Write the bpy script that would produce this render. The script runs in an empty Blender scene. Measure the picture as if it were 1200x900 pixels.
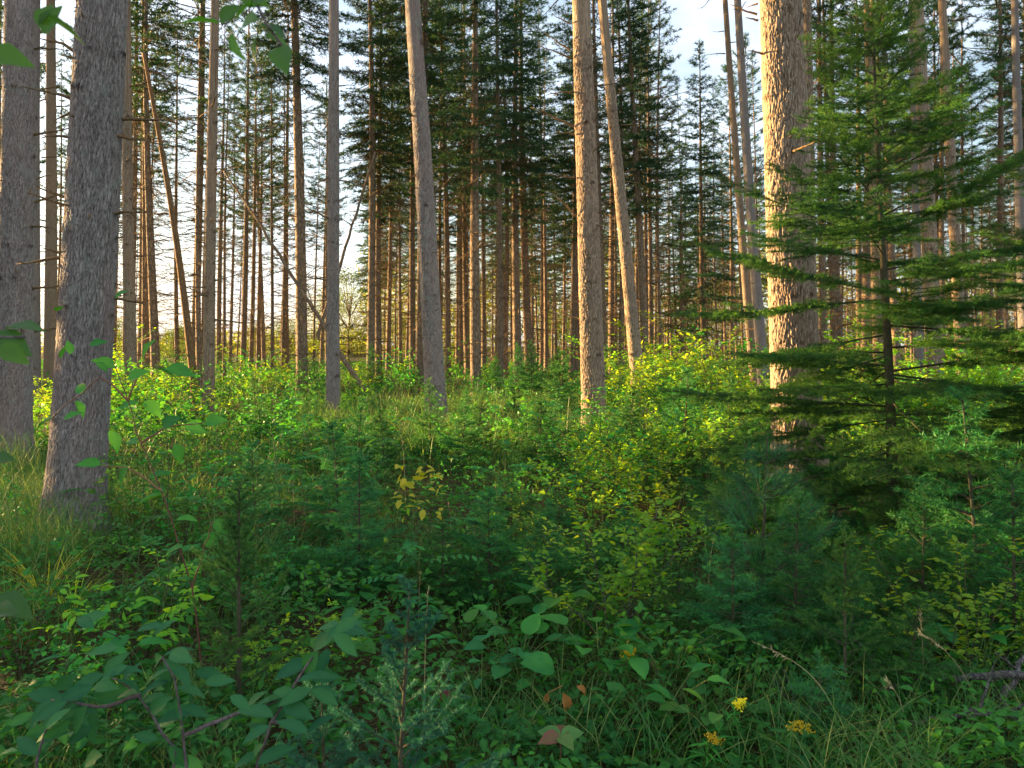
import bpy, math
import numpy as np
from mathutils import Vector, Matrix

# ------------------------------------------------------------------ scene
sc = bpy.context.scene
COL = sc.collection
F, EYE, HY = 900.0, 1.5, 405.0          # focal length and horizon of the photograph, in its own pixels
R = np.random.default_rng(11)


def gz(x, y):
    """height of the forest floor"""
    return 0.05 * np.sin(x * 0.9 + 1.3) * np.cos(y * 0.7) + 0.03 * np.sin(x * 2.1 + y * 1.7)


def at(px, py, d):
    return np.array([(px - 600) / F * d, d, EYE + (HY - py) / F * d])


def on_ground(px, py):
    d = EYE * F / (py - HY)
    x = (px - 600) / F * d
    return np.array([x, d, gz(x, d)])


def rad(a):
    return math.radians(a)


def unit(v):
    return v / np.maximum(np.linalg.norm(v, axis=-1, keepdims=True), 1e-9)


# ------------------------------------------------------------------ mesh builder
class MB:
    def __init__(self):
        self.V, self.T, self.Q, self.A, self.n = [], [], [], [], 0

    def add(self, v, tris=None, quads=None, tint=0.5):
        v = np.asarray(v, float).reshape(-1, 3)
        if len(v) == 0:
            return
        self.V.append(v)
        if tris is not None and len(tris):
            self.T.append(np.asarray(tris, np.int64).reshape(-1, 3) + self.n)
        if quads is not None and len(quads):
            self.Q.append(np.asarray(quads, np.int64).reshape(-1, 4) + self.n)
        t = np.asarray(tint, float)
        self.A.append(np.full(len(v), float(t)) if t.ndim == 0 else t.reshape(-1))
        self.n += len(v)

    def sticks(self, p0, p1, r0, r1, sides=3, tint=0.5):
        """tapered thin prisms, one for each pair of points"""
        p0 = np.asarray(p0, float).reshape(-1, 3)
        p1 = np.asarray(p1, float).reshape(-1, 3)
        n = len(p0)
        if n == 0:
            return
        r0 = np.broadcast_to(np.asarray(r0, float), (n,))
        r1 = np.broadcast_to(np.asarray(r1, float), (n,))
        d = unit(p1 - p0)
        ref = np.where(np.abs(d[:, 2:3]) > 0.9, np.array([[1.0, 0, 0]]), np.array([[0, 0, 1.0]]))
        a = unit(np.cross(d, ref))
        b = np.cross(d, a)
        th = np.arange(sides) * 2 * math.pi / sides
        ring = a[:, None, :] * np.cos(th)[None, :, None] + b[:, None, :] * np.sin(th)[None, :, None]
        v = np.concatenate([p0[:, None] + ring * r0[:, None, None], p1[:, None] + ring * r1[:, None, None]], 1)
        k = np.arange(sides)
        q = np.stack([k, (k + 1) % sides, (k + 1) % sides + sides, k + sides], 1)
        q = q[None] + (np.arange(n) * 2 * sides)[:, None, None]
        t = np.broadcast_to(np.asarray(tint, float), (n,)).repeat(2 * sides)
        self.add(v, quads=q, tint=t)

    def tube(self, path, radii, sides=6, tint=0.5):
        path = np.asarray(path, float)
        radii = np.broadcast_to(np.asarray(radii, float), (len(path),))
        d = unit(np.gradient(path, axis=0))
        ref = np.array([1.0, 0, 0]) if abs(d[0, 2]) > 0.8 else np.array([0, 0, 1.0])
        a = unit(np.cross(d, ref))
        b = np.cross(d, a)
        th = np.arange(sides) * 2 * math.pi / sides
        v = path[:, None] + (a[:, None] * np.cos(th)[None, :, None] + b[:, None] * np.sin(th)[None, :, None]) * radii[:, None, None]
        m = len(path)
        i, k = np.meshgrid(np.arange(m - 1), np.arange(sides), indexing='ij')
        q = np.stack([i * sides + k, i * sides + (k + 1) % sides, (i + 1) * sides + (k + 1) % sides, (i + 1) * sides + k], -1)
        base = self.n
        self.add(v, quads=q, tint=tint)
        self.add(path[-1:] + d[-1:] * radii[-1] * 0.4, tint=tint if np.ndim(tint) == 0 else 0.5)
        last = base + (m - 1) * sides
        kk = np.arange(sides)
        self.T.append(np.stack([last + kk, last + (kk + 1) % sides, np.full(sides, self.n - 1)], 1))

    def scatter(self, tv, tq, tt, pos, dirs, normals, scale, tint):
        """copies of a leaf shape (along +Y, facing +Z)"""
        n = len(pos)
        if n == 0:
            return
        y = unit(dirs)
        x = unit(np.cross(y, normals))
        z = np.cross(x, y)
        s = np.asarray(scale, float)
        if s.ndim == 1:
            s = np.stack([s, s, s], 1)
        loc = tv[None] * s[:, None, :]
        v = pos[:, None] + x[:, None] * loc[..., 0:1] + y[:, None] * loc[..., 1:2] + z[:, None] * loc[..., 2:3]
        off = (np.arange(n) * len(tv))[:, None, None]
        tn = np.repeat(np.broadcast_to(np.asarray(tint, float), (n,)), len(tv))
        if len(tv) % 3 == 0:                       # a paler midrib
            k_ = len(tv) // 3
            tn = tn + np.tile(np.concatenate([[-0.05 + p_, 0.22, -0.05 + p_] for p_ in np.where(np.arange(k_) % 2, 0.07, -0.05)]), n)
        self.add(v, tris=(np.asarray(tt)[None] + off) if len(tt) else None,
                 quads=(np.asarray(tq)[None] + off) if len(tq) else None, tint=tn)

    def data(self, name, mat, smooth=False):
        me = bpy.data.meshes.new(name)
        V = np.concatenate(self.V)
        T = np.concatenate(self.T) if self.T else np.zeros((0, 3), np.int64)
        Q = np.concatenate(self.Q) if self.Q else np.zeros((0, 4), np.int64)
        loops = np.concatenate([T.reshape(-1), Q.reshape(-1)])
        tot = np.concatenate([np.full(len(T), 3), np.full(len(Q), 4)])
        start = np.concatenate([[0], np.cumsum(tot)[:-1]])
        me.vertices.add(len(V))
        me.vertices.foreach_set('co', V.astype(np.float32).reshape(-1))
        me.loops.add(len(loops))
        me.loops.foreach_set('vertex_index', loops.astype(np.int32))
        me.polygons.add(len(tot))
        me.polygons.foreach_set('loop_start', start.astype(np.int32))
        me.polygons.foreach_set('loop_total', tot.astype(np.int32))
        if smooth:
            me.polygons.foreach_set('use_smooth', np.ones(len(tot), bool))
        at_ = me.attributes.new('tint', 'FLOAT', 'POINT')
        at_.data.foreach_set('value', np.concatenate(self.A).astype(np.float32))
        me.materials.append(mat)
        me.update(calc_edges=True)
        return me


def obj(name, me, parent=None):
    o = bpy.data.objects.new(name, me)
    COL.objects.link(o)
    if parent is not None:
        o.parent = parent
    return o


THINGS = []


def tag(o, label, cat, group=None, key=None):
    o['label'] = label
    o['category'] = cat
    if group:
        o['group'] = group
    THINGS.append((o, key))
    return o


def thing(name, label, cat, loc=(0, 0, 0), rot=(0, 0, 0), scale=1.0, group=None, key=None):
    o = bpy.data.objects.new(name, None)
    COL.objects.link(o)
    o.location = loc
    o.rotation_euler = rot
    o.scale = (scale,) * 3 if np.ndim(scale) == 0 else scale
    o.empty_display_size = 0.1
    return tag(o, label, cat, group, key)


def parts(root, plist):
    """plist: (part name, mesh data)"""
    for nm, me in plist:
        obj(nm, me, root)


# ------------------------------------------------------------------ materials
def new_mat(name):
    m = bpy.data.materials.new(name)
    m.use_nodes = True
    nt = m.node_tree
    nt.nodes.clear()
    return m, nt, nt.nodes, nt.links


def leaf_mat(name, c1, c2, trans=0.45, tcol=None, rough=0.45, rnd=0.35, spec=0.35, hue=0.02):
    m, nt, N, L = new_mat(name)
    out = N.new('ShaderNodeOutputMaterial')
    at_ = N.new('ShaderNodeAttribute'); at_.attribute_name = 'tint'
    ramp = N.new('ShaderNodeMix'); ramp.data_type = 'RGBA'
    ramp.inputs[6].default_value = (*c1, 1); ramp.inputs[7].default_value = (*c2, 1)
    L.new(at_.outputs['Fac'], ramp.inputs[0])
    oi = N.new('ShaderNodeObjectInfo')
    hs = N.new('ShaderNodeHueSaturation')
    mr = N.new('ShaderNodeMapRange'); mr.inputs[3].default_value = 1 - rnd; mr.inputs[4].default_value = 1 + rnd
    mh = N.new('ShaderNodeMapRange'); mh.inputs[3].default_value = 0.5 - hue; mh.inputs[4].default_value = 0.5 + hue
    L.new(oi.outputs['Random'], mr.inputs[0]); L.new(mr.outputs[0], hs.inputs['Value'])
    L.new(oi.outputs['Random'], mh.inputs[0]); L.new(mh.outputs[0], hs.inputs['Hue'])
    L.new(ramp.outputs[2], hs.inputs['Color'])
    pb = N.new('ShaderNodeBsdfPrincipled')
    pb.inputs['Roughness'].default_value = rough
    pb.inputs['Specular IOR Level'].default_value = spec
    L.new(hs.outputs[0], pb.inputs['Base Color'])
    if trans > 0:
        tr = N.new('ShaderNodeBsdfTranslucent')
        mul = N.new('ShaderNodeMix'); mul.data_type = 'RGBA'; mul.blend_type = 'MULTIPLY'; mul.inputs[0].default_value = 1
        mul.inputs[7].default_value = (*(tcol or (1.7, 1.35, 0.5)), 1)
        L.new(hs.outputs[0], mul.inputs[6]); L.new(mul.outputs[2], tr.inputs['Color'])
        mx = N.new('ShaderNodeMixShader'); mx.inputs[0].default_value = trans
        L.new(pb.outputs[0], mx.inputs[1]); L.new(tr.outputs[0], mx.inputs[2])
        L.new(mx.outputs[0], out.inputs[0])
    else:
        L.new(pb.outputs[0], out.inputs[0])
    return m


def bark_mat(name, furrow, plate, scale=30, stretch=0.22, bump=0.6, use_tint=True, lichen=0.0, red=0.5):
    m, nt, N, L = new_mat(name)
    out = N.new('ShaderNodeOutputMaterial')
    tc = N.new('ShaderNodeTexCoord')
    oi = N.new('ShaderNodeObjectInfo')
    mp = N.new('ShaderNodeMapping'); mp.inputs['Scale'].default_value = (1, 1, stretch)
    cmb = N.new('ShaderNodeCombineXYZ')
    m10 = N.new('ShaderNodeMath'); m10.operation = 'MULTIPLY'; m10.inputs[1].default_value = 13.0
    L.new(oi.outputs['Random'], m10.inputs[0]); L.new(m10.outputs[0], cmb.inputs[2]); L.new(m10.outputs[0], cmb.inputs[0])
    add = N.new('ShaderNodeVectorMath'); add.operation = 'ADD'
    L.new(tc.outputs['Object'], add.inputs[0]); L.new(cmb.outputs[0], add.inputs[1])
    L.new(add.outputs[0], mp.inputs[0])
    n1 = N.new('ShaderNodeTexNoise'); n1.inputs['Scale'].default_value = scale; n1.inputs['Detail'].default_value = 6
    n1.inputs['Roughness'].default_value = 0.65
    n2 = N.new('ShaderNodeTexVoronoi'); n2.feature = 'DISTANCE_TO_EDGE'; n2.inputs['Scale'].default_value = scale * 0.9
    L.new(mp.outputs[0], n1.inputs['Vector'])
    warp = N.new('ShaderNodeVectorMath'); warp.operation = 'MULTIPLY_ADD'
    warp.inputs[1].default_value = (0.03, 0.03, 0.03)
    L.new(n1.outputs['Color'], warp.inputs[0]); L.new(mp.outputs[0], warp.inputs[2])
    L.new(warp.outputs[0], n2.inputs['Vector'])
    r2 = N.new('ShaderNodeMapRange'); r2.inputs[2].default_value = 0.22
    L.new(n2.outputs['Distance'], r2.inputs[0])
    r2.inputs[4].default_value = 0.32 if use_tint else 0.6
    hmix = N.new('ShaderNodeMath'); hmix.operation = 'MULTIPLY_ADD'; hmix.inputs[1].default_value = 0.9
    L.new(n1.outputs['Fac'], hmix.inputs[0]); L.new(r2.outputs[0], hmix.inputs[2])
    fac = N.new('ShaderNodeMapRange'); fac.inputs[1].default_value = 0.26; fac.inputs[2].default_value = 1.02 if use_tint else 1.2
    if use_tint:
        at_ = N.new('ShaderNodeAttribute'); at_.attribute_name = 'tint'
        s = N.new('ShaderNodeMath'); s.operation = 'MULTIPLY_ADD'; s.inputs[1].default_value = 0.45
        L.new(hmix.outputs[0], s.inputs[0])
        s2 = N.new('ShaderNodeMath'); s2.operation = 'MULTIPLY'; s2.inputs[1].default_value = 0.75
        L.new(at_.outputs['Fac'], s2.inputs[0]); L.new(s2.outputs[0], s.inputs[2])
        L.new(s.outputs[0], fac.inputs[0])
    else:
        L.new(hmix.outputs[0], fac.inputs[0])
    ramp = N.new('ShaderNodeMix'); ramp.data_type = 'RGBA'
    ramp.inputs[6].default_value = (*furrow, 1); ramp.inputs[7].default_value = (*plate, 1)
    L.new(fac.outputs[0], ramp.inputs[0])
    # broad patches of paler, greener or redder bark
    n3 = N.new('ShaderNodeTexNoise'); n3.inputs['Scale'].default_value = 3.5; n3.inputs['Detail'].default_value = 5
    L.new(mp.outputs[0], n3.inputs['Vector'])
    r3 = N.new('ShaderNodeMapRange'); r3.inputs[1].default_value = 0.5; r3.inputs[2].default_value = 0.75
    r3.inputs[4].default_value = red
    L.new(n3.outputs['Fac'], r3.inputs[0])
    mx2 = N.new('ShaderNodeMix'); mx2.data_type = 'RGBA'
    mx2.inputs[7].default_value = (plate[0] * 1.0, plate[1] * 0.78, plate[2] * 0.68, 1)
    L.new(r3.outputs[0], mx2.inputs[0]); L.new(ramp.outputs[2], mx2.inputs[6])
    last = mx2
    if lichen > 0:
        n4 = N.new('ShaderNodeTexNoise'); n4.inputs['Scale'].default_value = 9; n4.inputs['Detail'].default_value = 8
        L.new(add.outputs[0], n4.inputs['Vector'])
        r4 = N.new('ShaderNodeMapRange'); r4.inputs[1].default_value = 0.56; r4.inputs[2].default_value = 0.66; r4.inputs[4].default_value = lichen
        L.new(n4.outputs['Fac'], r4.inputs[0])
        mx3 = N.new('ShaderNodeMix'); mx3.data_type = 'RGBA'; mx3.inputs[7].default_value = (0.28, 0.33, 0.27, 1)
        L.new(r4.outputs[0], mx3.inputs[0]); L.new(last.outputs[2], mx3.inputs[6])
        last = mx3
    pb = N.new('ShaderNodeBsdfPrincipled'); pb.inputs['Roughness'].default_value = 0.9
    pb.inputs['Specular IOR Level'].default_value = 0.15
    L.new(last.outputs[2], pb.inputs['Base Color'])
    bp = N.new('ShaderNodeBump'); bp.inputs['Strength'].default_value = bump; bp.inputs['Distance'].default_value = 0.02
    L.new(hmix.outputs[0], bp.inputs['Height']); L.new(bp.outputs[0], pb.inputs['Normal'])
    L.new(pb.outputs[0], out.inputs[0])
    return m


M = {}
M['bark_grey'] = bark_mat('grey pine bark', (0.050, 0.034, 0.029), (0.34, 0.295, 0.27), 46, 0.2, 1.0, True, 0.3)
M['bark_warm'] = bark_mat('warm pine bark', (0.060, 0.034, 0.022), (0.40, 0.30, 0.21), 40, 0.2, 1.0, True, 0.12)
M['bark_far'] = bark_mat('distant conifer bark', (0.065, 0.04, 0.026), (0.32, 0.235, 0.155), 22, 0.3, 0.8, False, 0.1)
M['deadwood'] = bark_mat('dead twig wood', (0.06, 0.038, 0.020), (0.23, 0.15, 0.075), 60, 0.5, 0.3, False, 0.2)
M['twig'] = bark_mat('living twig bark', (0.035, 0.030, 0.018), (0.11, 0.10, 0.058), 80, 0.4, 0.3, False, 0.0, 0.0)
M['grey_log'] = bark_mat('weathered fallen wood', (0.05, 0.045, 0.04), (0.20, 0.18, 0.165), 60, 0.3, 0.8, False, 0.2)
M['orange_bark'] = bark_mat('orange pine bark', (0.10, 0.05, 0.022), (0.30, 0.18, 0.09), 30, 0.3, 0.7, False, 0.0)
M['purple_twig'] = bark_mat('smooth purple grey twig', (0.06, 0.045, 0.048), (0.18, 0.14, 0.14), 80, 0.4, 0.15, False, 0.0)
M['red_stem'] = leaf_mat('reddish stem', (0.13, 0.05, 0.03), (0.22, 0.10, 0.05), 0.0, None, 0.5)
M['green_stem'] = leaf_mat('green stem', (0.06, 0.11, 0.025), (0.12, 0.17, 0.04), 0.1)
M['needle_far'] = leaf_mat('distant conifer needles', (0.012, 0.062, 0.034), (0.055, 0.140, 0.042), 0.25, (1.6, 1.2, 0.5), 0.55, 0.25, 0.2)
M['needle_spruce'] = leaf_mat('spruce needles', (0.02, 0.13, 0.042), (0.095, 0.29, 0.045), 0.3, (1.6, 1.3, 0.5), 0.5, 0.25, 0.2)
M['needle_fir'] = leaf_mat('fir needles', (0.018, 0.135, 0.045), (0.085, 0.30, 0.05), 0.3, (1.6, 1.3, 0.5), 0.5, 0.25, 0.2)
M['needle_sapling'] = leaf_mat('soft sapling needles', (0.012, 0.090, 0.028), (0.090, 0.235, 0.034), 0.38, (2.0, 1.35, 0.5), 0.5, 0.03, 0.2, 0.0)
M['needle_blue'] = leaf_mat('blue green spruce needles', (0.018, 0.110, 0.070), (0.050, 0.19, 0.105), 0.2, (1.3, 1.3, 0.7), 0.55, 0.05, 0.12, 0.0)
M['needle_pine'] = leaf_mat('soft pine needles', (0.016, 0.13, 0.05), (0.055, 0.20, 0.07), 0.3, (1.4, 1.3, 0.6), 0.45, 0.1, 0.2)
M['leaf'] = leaf_mat('shrub leaf', (0.022, 0.165, 0.036), (0.085, 0.34, 0.038), 0.42, (2.0, 1.35, 0.5), 0.5, 0.25, 0.25)
M['leaf_lime'] = leaf_mat('lime shrub leaf', (0.065, 0.29, 0.022), (0.24, 0.48, 0.03), 0.5, (2.3, 1.35, 0.45), 0.5, 0.2, 0.25)
M['leaf_dark'] = leaf_mat('dark bush leaf', (0.016, 0.105, 0.042), (0.055, 0.20, 0.055), 0.35, (1.5, 1.5, 0.5), 0.6, 0.1, 0.18)
M['leaf_over'] = leaf_mat('overhanging leaf', (0.03, 0.13, 0.03), (0.08, 0.22, 0.03), 0.5, (1.3, 1.6, 0.5), 0.4, 0.15)
M['leaf_broad'] = leaf_mat('broad ground leaf', (0.022, 0.18, 0.04), (0.08, 0.29, 0.045), 0.4, (1.4, 1.4, 0.5), 0.5, 0.15, 0.25)
M['leaf_yellow'] = leaf_mat('turning yellow leaf with sun in colour', (0.42, 0.56, 0.03), (0.80, 0.76, 0.05), 0.5, (1.15, 1.1, 0.6))  # yellow leaves, with the sun on them put into the colour too
M['leaf_brown'] = leaf_mat('withered brown leaf', (0.24, 0.09, 0.03), (0.46, 0.20, 0.07), 0.25, (1.3, 1.0, 0.6))
M['leaf_red'] = leaf_mat('reddening leaf', (0.26, 0.05, 0.05), (0.10, 0.24, 0.045), 0.35, (1.3, 1.1, 0.6), 0.4, 0.0)
M['petal'] = leaf_mat('yellow flower', (0.82, 0.62, 0.01), (0.92, 0.76, 0.03), 0.3, (1.0, 1.0, 0.8))
M['cover'] = leaf_mat('ground cover leaf', (0.018, 0.125, 0.030), (0.075, 0.31, 0.036), 0.4, (2.0, 1.35, 0.5), 0.55, 0.0, 0.2)
M['grass'] = leaf_mat('grass blade', (0.022, 0.15, 0.028), (0.27, 0.32, 0.09), 0.35, (1.4, 1.25, 0.6), 0.55, 0.0, 0.2)
M['straw'] = leaf_mat('dry grass', (0.30, 0.24, 0.12), (0.50, 0.41, 0.22), 0.3, (1.2, 1.1, 0.8))
M['far_wood'] = leaf_mat('far wood with sun in its colour', (0.09, 0.14, 0.03), (0.28, 0.30, 0.06), 0.5, (1.5, 1.3, 0.5), 0.6, 0.0, 0.1)  # sunlight on the far foliage is put into this yellow green colour
M['far_leaf'] = leaf_mat('far broadleaf foliage', (0.06, 0.13, 0.025), (0.17, 0.24, 0.04), 0.45, (1.6, 1.3, 0.5))


def ground_mat():
    m, nt, N, L = new_mat('forest floor')
    out = N.new('ShaderNodeOutputMaterial')
    tc = N.new('ShaderNodeTexCoord')
    n1 = N.new('ShaderNodeTexNoise'); n1.inputs['Scale'].default_value = 1.3; n1.inputs['Detail'].default_value = 8
    n2 = N.new('ShaderNodeTexNoise'); n2.inputs['Scale'].default_value = 38; n2.inputs['Detail'].default_value = 6
    L.new(tc.outputs['Object'], n1.inputs[0]); L.new(tc.outputs['Object'], n2.inputs[0])
    cr = N.new('ShaderNodeValToRGB'); e = cr.color_ramp.elements
    e[0].position = 0.35; e[0].color = (0.035, 0.05, 0.016, 1)
    e[1].position = 0.7; e[1].color = (0.095, 0.06, 0.03, 1)
    L.new(n1.outputs['Fac'], cr.inputs[0])
    mx = N.new('ShaderNodeMix'); mx.data_type = 'RGBA'; mx.blend_type = 'MULTIPLY'; mx.inputs[0].default_value = 0.8
    c2 = N.new('ShaderNodeValToRGB'); c2.color_ramp.elements[0].position = 0.3; c2.color_ramp.elements[1].position = 0.7
    c2.color_ramp.elements[0].color = (0.3, 0.3, 0.3, 1); c2.color_ramp.elements[1].color = (1.4, 1.3, 1.1, 1)
    L.new(n2.outputs['Fac'], c2.inputs[0]); L.new(cr.outputs[0], mx.inputs[6]); L.new(c2.outputs[0], mx.inputs[7])
    pb = N.new('ShaderNodeBsdfPrincipled'); pb.inputs['Roughness'].default_value = 0.95; pb.inputs['Specular IOR Level'].default_value = 0.1
    L.new(mx.outputs[2], pb.inputs[0])
    bp = N.new('ShaderNodeBump'); bp.inputs['Distance'].default_value = 0.04; bp.inputs['Strength'].default_value = 0.8
    L.new(n2.outputs['Fac'], bp.inputs['Height']); L.new(bp.outputs[0], pb.inputs['Normal'])
    L.new(pb.outputs[0], out.inputs[0])
    return m


M['ground'] = ground_mat()


# ------------------------------------------------------------------ leaf shapes
def leaf_shape(rows, fold=0.12, droop=0.18, wave=0.0):
    """rows: (t, half width); a folded, drooping blade of length 1"""
    v, q = [], []
    for i, (t, w) in enumerate(rows):
        z = -droop * t * t
        k = wave * (1 if i % 2 else -1)
        v += [(-w, t, z + fold * w * 2 + k * w), (0, t, z), (w, t, z + fold * w * 2 - k * w)]
    for i in range(len(rows) - 1):
        a = 3 * i
        q += [(a, a + 1, a + 4, a + 3), (a + 1, a + 2, a + 5, a + 4)]
    return np.array(v, float), np.array(q), np.zeros((0, 3), int)


OVATE = leaf_shape([(0, 0.01), (0.1, 0.17), (0.25, 0.28), (0.45, 0.31), (0.65, 0.24), (0.85, 0.11), (1, 0.005)], 0.2, 0.2, 0.06)
ELLIP = leaf_shape([(0, 0.01), (0.15, 0.13), (0.35, 0.21), (0.6, 0.20), (0.82, 0.11), (1, 0.005)], 0.2, 0.22, 0.05)
HEART = leaf_shape([(-0.06, 0.13), (0.0, 0.24), (0.1, 0.33), (0.22, 0.375), (0.36, 0.37), (0.5, 0.335), (0.64, 0.275), (0.77, 0.195), (0.88, 0.105), (0.95, 0.045), (1, 0.004)], 0.12, 0.16, 0.035)
LANCE = leaf_shape([(0, 0.008), (0.3, 0.075), (0.6, 0.06), (1, 0.004)], 0.2, 0.3)
SMALL = leaf_shape([(0, 0.02), (0.35, 0.27), (0.7, 0.2), (1, 0.01)], 0.2, 0.15)
TINY = (np.array([(0, 0, 0), (0.28, 0.45, 0.07), (0, 1, -0.1), (-0.28, 0.45, 0.07)], float),
        np.zeros((0, 4), int), np.array([(0, 1, 2), (0, 2, 3)]))


def vnoise(x, y, seed=0, scale=1.0):
    """smooth 2D value noise, 0..1"""
    rg = np.random.default_rng(seed)
    g = rg.random((64, 64))
    x = np.asarray(x) / scale + 1000.0
    y = np.asarray(y) / scale + 1000.0
    i = np.floor(x).astype(int); j = np.floor(y).astype(int)
    u = x - i; v = y - j
    u = u * u * (3 - 2 * u); v = v * v * (3 - 2 * v)
    a = g[i % 64, j % 64]; b = g[(i + 1) % 64, j % 64]; c = g[i % 64, (j + 1) % 64]; d = g[(i + 1) % 64, (j + 1) % 64]
    return (a * (1 - u) + b * u) * (1 - v) + (c * (1 - u) + d * u) * v


# ------------------------------------------------------------------ conifers
def needles(mb, p0, p1, dens, ln, w, rg, flat=1.0, ang=55, tint0=0.3, bt=None, lift=0.0):
    L_ = np.linalg.norm(p1 - p0, axis=1)
    cnt = np.maximum((L_ * dens + rg.random(len(L_))).astype(int), 0)
    idx = np.repeat(np.arange(len(p0)), cnt)
    n = len(idx)
    if n == 0:
        return
    u = rg.random(n)
    pos = p0[idx] + u[:, None] * (p1 - p0)[idx]
    d = unit(p1 - p0)[idx]
    r = rg.normal(size=(n, 3))
    r = unit(r - d * np.sum(r * d, 1, keepdims=True))
    r[:, 2] = r[:, 2] * flat + lift
    r = unit(r)
    a = np.radians(ang + rg.normal(0, 10, n))
    nd = d * np.cos(a)[:, None] + r * np.sin(a)[:, None]
    ln_ = ln * (0.75 + 0.5 * rg.random(n))
    side = unit(np.cross(nd, rg.normal(size=(n, 3)))) * (w / 2)
    v = np.stack([pos - side, pos + side, pos + nd * ln_[:, None]], 1)
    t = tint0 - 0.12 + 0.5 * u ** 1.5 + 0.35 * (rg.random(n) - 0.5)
    if bt is not None:
        t = t + bt[idx]
    mb.add(v.reshape(-1, 3), tris=np.arange(3 * n).reshape(-1, 3), tint=np.repeat(np.clip(t, 0, 1), 3))


def conifer(rg, H, z0, Lmax, dz, nb, e_lo=-8, e_hi=45, droop=0.12, tw=0.16, tmax=0.5, dens=45, ln=0.09, w=0.012,
            flat=0.6, lev3=0.0, s0=0.15, tint=0.3, ragged=0.3, r_br=0.012, keep=1.0, shape=0.75, upturn=0.1):
    """returns (living wood, needles) round the +Z axis"""
    wood, fol = MB(), MB()
    z = z0
    while z < H * 0.985:
        t = (z - z0) / (H - z0)
        nn = max(2, int(round(nb * (1 - 0.35 * t))))
        ph = rg.random() * 6.28
        for k in range(nn):
            if rg.random() > keep:
                continue
            az = ph + k * 6.283 / nn + rg.normal(0, 0.22)
            Lb = Lmax * max(0.06, (1 - t) ** shape) * (1 - ragged * rg.random()) * min(1.0, 0.6 + 3 * t)
            e = rad(e_lo + (e_hi - e_lo) * t ** 1.4 + rg.normal(0, 9))
            K = 7
            s = np.linspace(0, 1, K)
            hor = s * Lb * math.cos(e)
            ver = s * Lb * math.sin(e) - droop * Lb * s ** 1.5 * (1 - t) + upturn * Lb * s ** 3
            bend = rg.normal(0, 0.06) * Lb * s ** 2
            ca, sa = math.cos(az), math.sin(az)
            path = np.stack([hor * ca - bend * sa, hor * sa + bend * ca, z + rg.normal(0, dz * 0.4) + ver], 1)
            rr = r_br * (0.35 + 0.65 * (Lb / Lmax)) * (1 - 0.85 * s)
            wood.sticks(path[:-1], path[1:], rr[:-1], rr[1:], 4)
            bt = rg.normal(0, 0.1)
            # side twigs in pairs
            m = max(2, int(Lb * (1 - s0) / tw))
            st = np.repeat(s0 + (1 - s0) * (np.arange(m) + 0.5) / m, 2) + rg.normal(0, 0.01, 2 * m)
            st = np.clip(st, 0, 0.98)
            sg = np.tile([1.0, -1.0], m)
            bp = np.stack([np.interp(st, s, path[:, i]) for i in range(3)], 1)
            tg = unit(np.stack([np.interp(st, s, np.gradient(path[:, i], s)) for i in range(3)], 1))
            hs = unit(np.cross(tg, np.array([0, 0, 1.0])))
            a = np.radians(52 + rg.normal(0, 12, 2 * m))
            dr = tg * np.cos(a)[:, None] + hs * (sg * np.sin(a))[:, None]
            dr[:, 2] += rg.normal(-0.05, 0.1, 2 * m)
            dr = unit(dr)
            tl = np.minimum(0.62 * Lb * (1.05 - st) * (0.4 + 0.6 * np.minimum(1, st * 3)), tmax) * (0.6 + 0.5 * rg.random(2 * m)) + 0.02 * Lmax
            q0, q1 = bp, bp + dr * tl[:, None]
            wood.sticks(q0, q1, r_br * 0.28, r_br * 0.1, 3)
            S0, S1 = [q0], [q1]
            own = st[:, None]
            i0 = max(1, int(K * s0))
            S0.append(path[i0:-1]); S1.append(path[i0 + 1:])
            if lev3 > 0:
                c3 = np.maximum((tl / lev3).astype(int), 0)
                ix = np.repeat(np.arange(2 * m), c3 * 2)
                if len(ix):
                    uu = 0.15 + 0.8 * rg.random(len(ix))
                    p = q0[ix] + uu[:, None] * (q1 - q0)[ix]
                    d2 = dr[ix]
                    h2 = unit(np.cross(d2, np.array([0, 0, 1.0])))
                    sg2 = np.where(rg.random(len(ix)) > 0.5, 1.0, -1.0)
                    a2 = np.radians(48 + rg.normal(0, 12, len(ix)))
                    dd = d2 * np.cos(a2)[:, None] + h2 * (sg2 * np.sin(a2))[:, None]
                    dd[:, 2] += rg.normal(-0.03, 0.12, len(ix))
                    l3 = 0.45 * tl[ix] * (1.05 - uu) + 0.012
                    e1 = p + unit(dd) * l3[:, None]
                    wood.sticks(p, e1, r_br * 0.12, r_br * 0.07, 3)
                    S0.append(p); S1.append(e1)
            S0 = np.concatenate(S0); S1 = np.concatenate(S1)
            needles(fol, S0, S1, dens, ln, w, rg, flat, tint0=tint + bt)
        z += dz * (0.75 + 0.5 * rg.random()) * (1 - 0.45 * t)
    top0, top1 = np.array([[0, 0, H * 0.94]]), np.array([[0, 0, H]])
    wood.sticks(top0, top1, r_br * 0.5, r_br * 0.2, 4)
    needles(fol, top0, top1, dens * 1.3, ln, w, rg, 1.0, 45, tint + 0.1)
    return wood, fol


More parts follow.
